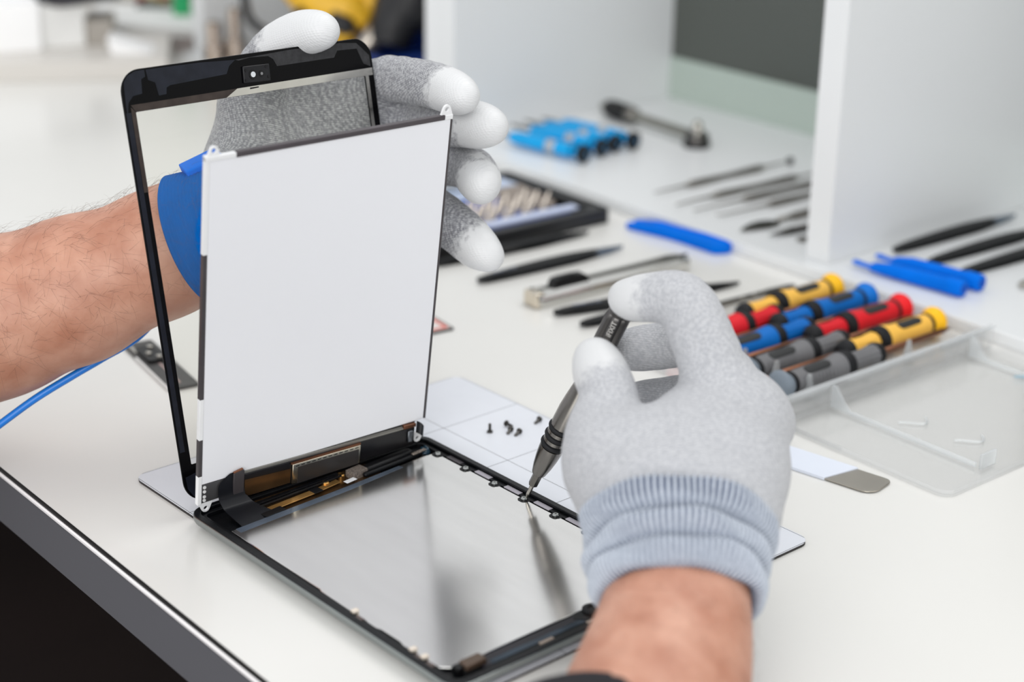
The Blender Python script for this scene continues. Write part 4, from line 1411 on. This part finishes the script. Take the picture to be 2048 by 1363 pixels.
INL = mat('driver_inlay_black', (22, 24, 26), 0.55, var=0.1)
def driver(label, u, cap_v, sgn, rgb, capc, key):
    """two-colour driver lying in the case; sgn is the direction its cap points along v"""
    t = thing('screwdriver', label, 'screwdriver', (u, cap_v, 12.0), math.pi / 2 if sgn < 0 else -math.pi / 2, 'screwdrivers in the clear case')
    t.scale = (1.07, 1.07, 1.07)
    body = mat('driver_body_' + key, rgb, 0.6, var=0.04, spec=0.25)
    capm = mat('driver_cap_' + key, capc, 0.5, var=0.03, spec=0.25)
    # x runs from the cap towards the tip
    cap = [(0, 0.1), (0.3, 3.6), (1.2, 7.4), (2.8, 9.8), (5.0, 10.6), (7.0, 10.2), (10.0, 8.0), (12.5, 6.6)]
    build('cap', *lathe(cap, 26, 'x'), capm, t, smooth=60)
    build('neck_ring', *lathe([(12.2, 5.0), (12.2, 7.5), (12.8, 7.8), (14.4, 7.8), (15.0, 7.5), (15.0, 5.0)], 26, 'x'), RUBBER, t, smooth=40)
    hp = [(14.8, 5.5), (15.0, 7.2), (22, 7.6), (32, 7.6), (42, 7.4), (50, 7.8), (56, 8.9), (59, 9.3), (60.5, 9.1), (60.6, 5)]
    hnd = build('handle', *lathe(hp, 28, 'x'), body, t, smooth=50)
    if key == 'grey':
        for i in range(10):
            x = 20 + i * 3.3
            P = [(x, -7.65 * math.cos(q) * (1 if sgn < 0 else -1), 7.65 * math.sin(q)) for q in np.linspace(-0.1, 0.75, 5)]
            build('grip_rib', *tube(P, 0.4, 5), body, hnd, smooth=180)
    rings = []
    for x, f in ((24, 0.2), (24.6, 0.62), (26, 0.92), (28, 1.0), (34, 1.0), (40, 1.0), (43, 1.0), (45, 0.92), (46.4, 0.62), (47, 0.2)):
        qs = np.linspace(-0.44, 0.44, 9) * f
        rings.append([(x, 8.0 * math.sin(q), 8.0 * math.cos(q)) for q in qs] + [(x, 6.8 * math.sin(q), 6.8 * math.cos(q)) for q in qs[::-1]])
    M4 = Matrix.Rotation(0.35 if sgn < 0 else -0.35, 4, 'X')
    build('grip_inlay', *xf(loft(rings), M4), INL, hnd, smooth=40)
    build('collar', *lathe([(60, 5), (60.2, 9.3), (61, 9.7), (63.5, 9.7), (64.2, 8.8), (65.2, 8.8), (66, 9.4), (68, 8.9), (68.5, 5)], 28, 'x'), RUBBER, t, smooth=35)
    rings = []
    for x, r in ((68, 6.9), (70, 7.0), (78, 6.1), (86, 6.3), (92, 7.2), (94, 7.4)):
        rings.append([(x, (r - (0.5 if i % 4 < 2 else 0)) * math.cos(2 * math.pi * i / 48), (r - (0.5 if i % 4 < 2 else 0)) * math.sin(2 * math.pi * i / 48)) for i in range(48)])
    build('finger_grip', *loft(rings), body, t, smooth=40)
    build('nose_ring', *lathe([(93.5, 4), (93.6, 7.7), (96, 7.9), (99, 7.0), (102, 4.4), (102.5, 2)], 26, 'x'), RUBBER, t, smooth=40)
    build('shaft', *lathe([(101, 1.6), (102, 2.0), (166, 2.0), (168, 1.2), (172, 0.9), (174, 0.3)], 12, 'x'), COPPER, t, smooth=40)
    return t
YEL, BLU, RED, GRY = (244, 190, 84), (0, 102, 184), (214, 30, 42), (112, 112, 114)
YC, BC, RC, GC = (250, 190, 30), (0, 112, 205), (230, 28, 36), (122, 132, 142)
driver('yellow and black screwdriver with round cap, farthest in the clear case', -26.0, 585, 1, YEL, YC, 'yellow')
driver('blue screwdriver with round cap pointing right, between yellow and red', 4.0, 589, 1, BLU, BC, 'blue')
driver('red screwdriver with round cap pointing right, between blue and yellow', 35.5, 591, 1, RED, RC, 'red')
driver('yellow and black screwdriver with round cap, nearest the case hinge', 69.5, 587, 1, YEL, YC, 'yellow')
driver('red screwdriver lying reversed, its cap hidden behind the glove', -11.0, 396, -1, RED, RC, 'red')
driver('blue screwdriver lying reversed beside the grey drivers', 20.5, 395, -1, BLU, BC, 'blue')
driver('grey screwdriver lying reversed between the blue and the outer grey driver', 53.5, 394, -1, GRY, GC, 'grey')
driver('grey screwdriver lying reversed right along the case hinge', 85.5, 394, -1, GRY, GC, 'grey')


# ---------------------------------------------------------------- things in the middle shelf bay
CYAN = mat('anodised_cyan', (0, 172, 240), 0.2, 0.5, var=0.05)
def blue_driver(label, cap, tail):
    t, L = lay('mini_screwdriver', label, 'screwdriver', cap, tail, 'cyan mini screwdrivers')
    z = 9.5
    def at(o):
        o.location = Vector((0, 0, z)) * S
        return o
    at(build('cap', *lathe([(-7.5, 0.1), (-7.5, 7.4), (-6.4, 9.2), (-1.5, 9.4), (0, 8.0), (2, 4.0)], 8, 'x'), BLACK, t, bevel=0.6))
    at(build('cap_insert', *lathe([(-7.4, 0.1), (-7.4, 2.8), (-7.9, 2.7), (-7.9, 0.1)], 14, 'x'), mat('cyan_insert', (0, 96, 140), 0.35), t, smooth=40))
    at(build('neck', *lathe([(1, 3.2), (8, 3.4), (10, 4.8)], 16, 'x'), CYAN, t, smooth=40))
    at(build('barrel', *lathe([(8, 4.0), (9, 7.0), (L * 0.30, 7.2), (L * 0.3 + 0.5, 6.7)], 24, 'x'), CYAN, t, smooth=30))
    at(build('steel_band', *lathe([(L * 0.3, 5), (L * 0.3, 7.0), (L * 0.42, 7.0), (L * 0.42, 5)], 24, 'x'), mat('band_satin', (196, 200, 204), 0.25, 1.0), t, smooth=30))
    at(build('barrel', *lathe([(L * 0.42, 5.2), (L * 0.425, 7.2), (L * 0.84, 7.0), (L * 0.93, 5.2), (L * 0.95, 3.0)], 24, 'x'), CYAN, t, smooth=30))
    at(build('shaft', *lathe([(L * 0.94, 1.8), (L * 1.2, 1.6), (L * 1.25, 0.6)], 10, 'x'), GUN, t, smooth=40))
    return t
for lab, c in (('cyan mini screwdriver with black cap, nearest of the four in the shelf', (-418.8,666.2,10.0)),
               ('second cyan mini screwdriver from the front of the shelf bay', (-426.0,696.6,10.0)),
               ('third cyan mini screwdriver from the front of the shelf bay', (-430.6,718.6,10.0)),
               ('cyan mini screwdriver with black cap, farthest of the four in the shelf', (-427.0,739.5,10.0))):
    c = Vector(c)
    blue_driver(lab, c, c + Vector((-94, -15 if 'nearest' in lab else -12, 0)))

# ratchet handle
a, b = (-539.1,811.2,10.0), (-396.0,801.3,10.0)
t, L = lay('ratchet_handle', 'small steel ratchet handle with black grip lying at the back of the shelf', 'ratchet', a, b)
def at(o, z):
    o.location = Vector((0, 0, z)) * S
    return o
at(build('square_drive', *box(-10, 2, -3, 3, -3, 3), STEEL, t, bevel=0.4), 10)
pr = [(0, 3), (1, 8.4), (9, 9.6)]
for i in range(4):
    pr += [(11 + i * 5, 9.8), (13.5 + i * 5, 9.0)]
pr += [(32, 9.6), (36, 9.2), (38, 5)]
at(build('grip', *lathe(pr, 24, 'x'), mat('ratchet_grip', (34, 34, 34), 0.3, 0.5), t, smooth=35), 10)
at(build('collar', *lathe([(36, 4), (36.5, 9.0), (44, 8.4), (47, 5.5)], 24, 'x'), DSTEEL, t, smooth=35), 10)
at(build('arm', *lathe([(44, 5.4), (60, 4.8), (L - 14, 5.0), (L - 8, 6.0)], 18, 'x'), mat('ratchet_arm', (150, 148, 140), 0.28, 1.0), t, smooth=35), 10)
o = build('head', *lathe([(0, 0.1), (0, 12.6), (1, 13), (5.5, 13), (6, 12.6), (9, 12.4), (12, 12.0), (13.5, 10.8), (13.5, 0.1)], 28, 'z'), GUN, t, smooth=35)
o.location = Vector((L, 0, 0)) * S
o = build('head_ring', *lathe([(0.0, 12), (0.0, 13.6), (5.0, 13.6), (5.0, 12)], 28, 'z'), BLACK, t, smooth=35)
o.location = Vector((L, 0, 0)) * S
o = build('knob', *lathe([(13, 0.1), (13, 7.0), (16, 6.6), (17.5, 5.2), (23, 5.0), (25, 3.8), (25.4, 0.1)], 22, 'z'), STEEL, t, smooth=35)
o.location = Vector((L, 0, 0)) * S

# dental picks
PK = mat('pick_steel', (150, 146, 140), 0.28, 1.0, var=0.08)
def pick(label, a, b, g0, g1, hook, ball=False):
    t, L = lay('probe_pick', label, 'probe', a, b, 'steel probes in the shelf')
    z = 3.4
    rings = []
    for u in np.linspace(g0, g1, 14):
        m_ = (u - g0) / (g1 - g0)
        r = 3.3 - 0.9 * math.sin(math.pi * m_) ** 4 + (-1.6 if m_ < 0.01 or m_ > 0.99 else 0)
        rings.append([(u * L, r * math.cos(q), z + r * math.sin(q)) for q in np.linspace(0, 2 * math.pi, 8, endpoint=False)])
    build('grip', *loft(rings), PK, t, bevel=0.2)
    P = smooth_path([(0, hook, z + abs(hook) * 0.3), (3, 0.3 * hook, z), (g0 * L * 0.6, 0, z), (g0 * L + 2, 0, z)], 5)
    build('hook_tip', *tube(P, np.linspace(0.35, 1.3, len(P)), 8), PK, t, smooth=180)
    P = smooth_path([(g1 * L - 2, 0, z), (g1 * L + (1 - g1) * L * 0.6, 0, z), (L, hook * 0.3, z)], 5)
    build('far_tip', *tube(P, np.linspace(1.3, 0.6, len(P)), 8), PK, t, smooth=180)
    if ball:
        o = build('ball_end', *lathe([(-3.6, 0.1)] + [(-3.6 * math.cos(q), 3.6 * math.sin(q)) for q in np.linspace(0.3, 2.85, 9)] + [(3.6, 0.1)], 16, 'x'), BLACK, t, smooth=60)
        o.location = Vector((L, hook * 0.3, z)) * S
    return t
pick('steel probe with a black ball end, farthest back of the picks', (-293.5,645.0,10.0), (-293.9,826.6,10.0), 0.22, 0.80, 0.0, True)
pick('second steel probe from the back with a bent hook tip', (-255.7,633.4,10.0), (-250.2,820.4,10.0), 0.24, 0.84, -5)
pick('third steel probe from the back with a long straight tip', (-232.2,634.8,10.0), (-226.8,828.9,10.0), 0.30, 0.88, 0)
pick('fourth steel probe from the back with a tiny hooked tip', (-207.5,640.8,10.0), (-202.6,836.1,10.0), 0.30, 0.88, 4)
# carver with leaf blade
a, b = (-169.6,627.3,10.0), (-166.0,806.1,10.0)
t, L = lay('wax_carver', 'steel carver with broad leaf blade lying among the picks', 'carver', a, b)
leaf = [(0, 0), (10, 5.5), (22, 9.5), (33, 10.0), (42, 6.5), (46, 2.2), (46, -2.2), (40, -7), (28, -7.5), (14, -4)]
build('leaf_blade', *prism(leaf, 1.6, 2.6), mat('leaf_steel', (112, 110, 104), 0.25, 1.0), t, bevel=0.3)
build('stem', *lathe([(44, 1.0), (46, 2.0), (60, 2.2), (66, 3.4), (L * 0.9, 3.6), (L, 1.2)], 12, 'x'), PK, t, smooth=40).location = Vector((0, 0, 3.6)) * S
a, b = (-143.8,634.2,10.0), (-132.8,793.4,10.0)
t, L = lay('pointed_scriber', 'slim dark pointed scriber nearest the shelf divider', 'scriber', a, b)
build('point', *lathe([(0, 0.2), (12, 1.8), (24, 3.0), (30, 3.2)], 12, 'x'), GUN, t, smooth=40).location = Vector((0, 0, 3.2)) * S
build('shank', *lathe([(30, 2.6), (32, 3.2), (L, 3.2)], 8, 'x'), GUN, t, smooth=40).location = Vector((0, 0, 3.2)) * S
a, b = (-123.0,648.4,10.0), (-111.5,767.1,10.0)
t, L = lay('steel_spatula', 'steel spatula end peeking out beside the shelf divider', 'spatula', a, b)
build('paddle', *prism(rrect(0, -4.5, 22, 4.5, 4, 5), 1.0, 2.4), PK, t, bevel=0.3)
build('shank', *lathe([(20, 1.6), (26, 2.4), (L, 2.6)], 10, 'x'), PK, t, smooth=40).location = Vector((0, 0, 2.8)) * S

# ---------------------------------------------------------------- black bit case on the bench
CX0, CX1, CV0, CV1 = -432.0, -284.5, 378.0, 583.0
t = thing('bit_case', 'open black case of driver bits behind the gloved fingers', 'tool case', (-358, 480, 0), math.radians(-1.5))
def bc(name, VF, m, bev=0.0):
    V, F = VF
    return build(name, [(x + 358, y - 480, z) for x, y, z in V], F, m, t, bevel=bev)
CASE = mat('case_black', (24, 24, 26), 0.38, var=0.1)
bc('shell_floor', prism(rrect(CX0, CV0, CX1, CV1, 4, 4), 0, 2.5), CASE)
bc('shell_wall', ring_prism(rrect(CX0, CV0, CX1, CV1, 4, 4), rrect(CX0 + 6, CV0 + 6, CX1 - 13, CV1 - 12, 2, 4), 2.5, 12), CASE, 0.8)
bc('rim_lip', ring_prism(rrect(CX0, CV0, CX1, CV1, 4, 4), rrect(CX0 + 2, CV0 + 2, CX1 - 3, CV1 - 3, 3, 4), 12, 13.2), CASE, 0.4)
bc('foam_insert', box(CX0 + 7, CX1 - 18, CV0 + 7, CV1 - 24, 2.5, 8), mat('foam_blue', (16, 70, 160), 0.6, var=0.1), 0.6)
bc('label_strip', prism(rrect(-311, 462, -299.5, 560, 2, 3), 12.6, 14.6), mat('label_pale_blue', (196, 206, 232), 0.4, var=0.02), 0.4)
bc('holder_plate', prism([(-352, 512), (-322, 549), (-330, 558), (-392, 566), (-392, 540)], 8, 13), mat('holder_taupe', (156, 142, 130), 0.4, 0.5, var=0.1), 0.6)
bc('clear_flap', box(-424, -386, 470, 566, 8, 12), mat('flap_pale_blue', (190, 204, 228), 0.25, var=0.05), 0.6)
bc('chrome_socket', xf(lathe([(0, 0.1), (0, 6.5), (26, 6.5), (27, 5.5), (27, 0.1)], 18, 'y'), Matrix.Translation((-410, 486, 18))), mat('socket_chrome', (225, 225, 222), 0.12, 1.0))
BITM = mat('bit_nickel', (206, 196, 186), 0.2, 1.0)
proto = None
spots = [(-346 + 9 * r, 410 + 21 * c + 6 * r) for r in range(4) for c in range(6) if not (r < 1 and c > 4)]
for (x, y) in spots:
    M4 = axis_matrix(Vector((x, y, 8)) * S, (-0.25, 0.62, 0.75), (1, 0, 0))
    if proto is None:
        proto = thing('driver_bit', 'nickel driver bit standing tilted in the blue foam of the bit case', 'driver bit', mat4=M4, group='driver bits in the black case')
        build('shank', *lathe([(0, 0.2), (0, 3.0), (9, 3.0), (10, 2.6)], 6, 'z'), BITM, proto, bevel=0.2)
        build('blade', *lathe([(9.5, 2.4), (11, 1.7), (20, 1.5), (22, 0.5)], 10, 'z'), BITM, proto, smooth=40)
        o = proto
    else:
        o = copy_tree(proto)
        o.matrix_world = M4

# ---------------------------------------------------------------- left shelf bay: sockets, drill, bin, hose
CH = mat('socket_satin', (186, 172, 160), 0.24, 1.0)
for lab, p, h, r in (('left of two steel sockets standing in the far shelf bay', (-1019.3,615.1,10.0), 46, 9), ('right of two steel sockets standing in the far shelf bay', (-1009.3,638.7,10.0), 62, 8)):
    t = thing('nut_driver_socket', lab, 'socket', p, 0, 'steel sockets in the far bay')
    build('base', *lathe([(0, 0.1), (0, r + 4), (h * 0.4, r + 4), (h * 0.48, r)], 22, 'z'), CH, t, smooth=35)
    build('barrel', *lathe([(h * 0.46, 0.1), (h * 0.46, r), (h, r), (h + 0.5, r - 1.5), (h + 0.5, r - 3), (h - 4, r - 3), (h - 4, 0.1)], 22, 'z'), CH, t, smooth=35)
t = thing('black_hose', 'black cable hanging in the far shelf bay', 'cable', (-1008.3,699.1,10.0))
H0 = np.array((-1008.3,699.1,10.0))
P = smooth_path([np.array((-946.5,614.0,127.5)), np.array((-934.5,609.2,95.7)), np.array((-924.6,608.9,75.7)), np.array((-909.9,619.1,63.2)), np.array((-898.2,644.7,51.8)), np.array((-975.8,735.8,16.0))], 8)
build('sheath', *tube(P - H0, 5.5, 12), mat('hose_black', (38, 38, 40), 0.3), t, smooth=180)
build('ferrule', *tube(P[24:30] - H0, 6.6, 14), DSTEEL, t, smooth=60)
# blue bin
b0 = Vector((-776.2,735.6,10.0))
t = thing('blue_bin', 'dark blue plastic bin at the right of the far shelf bay', 'bin', b0 + Vector((-70, 30, 0)))
BB = mat('bin_blue', (8, 50, 128), 0.42, var=0.05)
build('bin_wall', *ring_prism(rrect(-85, -70, 66, 90, 8, 4), rrect(-81, -66, 62, 86, 6, 4), 0, 31), BB, t, bevel=1)
build('bin_floor', *prism(rrect(-84, -69, 65, 89, 8, 4), 0, 3), BB, t)
build('bin_lip', *ring_prism(rrect(-90, -75, 71, 95, 10, 4), rrect(-82, -67, 63, 87, 6, 4), 29, 34), BB, t, bevel=1)
# yellow cordless drill resting on the bin
t = thing('power_drill', 'yellow and black cordless drill lying on the blue bin', 'drill', (-879.1,707.7,59.2))
D0 = np.array((-879.1,707.7,59.2))
def dpart(name, plist, m, rad, seg=18, sm=60):
    P = np.array(plist) - D0
    return build(name, *tube(smooth_path(P, 6), np.interp(np.linspace(0, 1, (len(P) - 1) * 6 + 1), np.linspace(0, 1, len(rad)), rad), seg), m, t, smooth=sm)
YD = mat('drill_yellow', (244, 190, 48), 0.4, var=0.04)
BD = mat('drill_black', (30, 30, 33), 0.4, var=0.1)
dpart('body', [(-941.8,681.6,110.4), (-910.8,695.1,87.5), (-882.1,717.2,80.8), (-865.1,729.7,67.6)], YD, [24, 27, 24, 12])
dpart('handle', [(-893.6,747.1,122.4), (-876.4,745.3,101.9), (-871.7,734.7,83.5), (-876.1,716.3,67.4)], YD, [18, 17, 14, 9])
dpart('trigger', [(-882.4,693.1,77.6), (-869.9,701.7,67.1), (-863.6,704.1,58.6)], BD, [10, 12, 8])
dpart('foot', [(-884.1,695.6,49.3), (-875.1,704.8,52.0), (-870.2,712.7,55.4)], YD, [6, 9, 6])
dpart('battery', [(-825.1,783.1,134.0), (-824.4,761.0,96.4), (-827.6,743.4,73.8), (-826.4,732.3,47.6)], BD, [46, 42, 30, 22])
dpart('chuck', [(-848.8,703.8,36.9), (-845.3,722.6,52.6), (-837.0,738.1,67.1)], mat('chuck_steel', (186, 178, 168), 0.3, 0.9), [10, 15, 17])
dpart('grille', [(-912.5,665.8,81.7), (-903.4,670.4,71.1), (-896.3,675.2,64.7)], BD, [8, 10, 6])

# ---------------------------------------------------------------- clutter at the far left end, on the plinth
WB = mat('box_white_card', (236, 236, 234), 0.6, var=0.02)
c0 = Vector((-1145.4,454.6,23.0))
t = thing('white_box', 'white cardboard box standing on the plinth at the far left', 'box', c0)
rx = Vector((-1128.7,503.1,23.0)) - c0
t.rotation_euler = (0, 0, math.atan2(rx.y, rx.x))
build('carton', *box(0, rx.length, 0, 120, 0, 50), WB, t, bevel=1.0)
build('side_carton', *box(-140, -1, -12, 110, 0, 56), mat('box_bright_card', (248, 248, 248), 0.6, var=0.01), t, bevel=1.0)
t2 = thing('black_pouch', 'black pouch lying on top of the white cardboard box', 'pouch', c0 + Vector((-30, 20, 50)))
build('pouch_body', *loft([[(x * k2 + 0, y * k2, z) for x, y in rrect(-45, -10, 60, 80, 18, 4)] for k2, z in ((0.86, 0.2), (1.0, 4), (0.98, 12), (0.8, 18))]), mat('pouch_cloth', (44, 42, 48), 0.8, var=0.2, bump=0.3), t2, smooth=60)
build('pouch_flap', *box(-30, 45, 0, 60, 17.5, 20), mat('pouch_cloth', (44, 42, 48), 0.8), t2, bevel=1)
g = Vector((-1131.2,509.6,23.0))
t = tag(build('grey_block', *box(-6, 26, 0, 60, 0, 30), mat('block_taupe', (168, 162, 154), 0.6, var=0.03), bevel=1), 'small taupe block beside the white box on the plinth', 'block')
t.location = g * S
t.rotation_euler = (0, 0, 1.0)
g = Vector((-1070.4,506.0,23.0))
t = tag(build('folded_paper', *loft([[(0, 0, 0), (48, 0, 0), (48, 50, 0), (0, 50, 0)], [(-4, 0, 17), (-2, 0, 17), (-2, 50, 17), (-4, 50, 17)]]), mat('paper_bright', (250, 250, 250), 0.6, var=0.01), bevel=0.4),
        'folded bright white paper wedge on the plinth', 'paper')
t.location = g * S
t.rotation_euler = (0, 0, 1.0)
g = Vector((-1195.8,565.8,23.0))
t = thing('paper_stack', 'stack of loose white sheets behind the folded paper on the plinth', 'papers', g, 0.8)
for i in range(4):
    build('sheet', *prism([(-60 + i * 9, -10 + i * 4), (140 - i * 6, -16 - i * 3), (150, 110), (-50, 120 + i * 5)], i * 3.0, i * 3.0 + 1.4), WB, t)
for lab, nm, p, c, dims, rz in (('dark green strip of parts lying behind the paper stack', 'cable_bundle', (-1251.2,670.8,23.0), (40, 62, 48), (70, 20, 10), 1.0),
                            ('cream coloured strip lying behind the paper stack', 'cable_bundle', (-1360.8,689.8,23.0), (214, 196, 150), (90, 30, 16), 1.0),
                            ('dark red strip lying at the far shelf post', 'cable_bundle', (-1330.5,720.3,23.0), (140, 34, 38), (70, 26, 14), 1.0)):
    t = thing(nm, lab, 'cable', p, rz)
    m_ = mat('bundle_%d_%d' % c[:2], c, 0.5, var=0.2)
    for k2 in range(4):
        P = smooth_path([(-dims[0] / 2, -dims[1] / 2 + k2 * dims[1] / 3, 4), (-20, -dims[1] / 2 + k2 * dims[1] / 3 + 4, dims[2]), (20, -dims[1] / 2 + k2 * dims[1] / 3 - 4, dims[2] - 2), (dims[0] / 2, -dims[1] / 2 + k2 * dims[1] / 3, 4)], 5)
        build('strand', *tube(P, dims[1] / 6 + 1, 8), m_, t, smooth=180)
g = Vector((-1193.3,670.7,23.0))
t = thing('green_spool', 'bright green spool beside the far white shelf post', 'spool', g)
GS = mat('spool_green', (24, 160, 96), 0.35, var=0.05)
build('spool_core', *lathe([(0, 0.1), (0, 12), (60, 12), (60, 0.1)], 20, 'z'), GS, t, smooth=40)
for z in (0, 56):
    build('flange', *lathe([(z, 0.1), (z, 18), (z + 4, 18), (z + 4, 0.1)], 24, 'z'), GS, t, smooth=40)
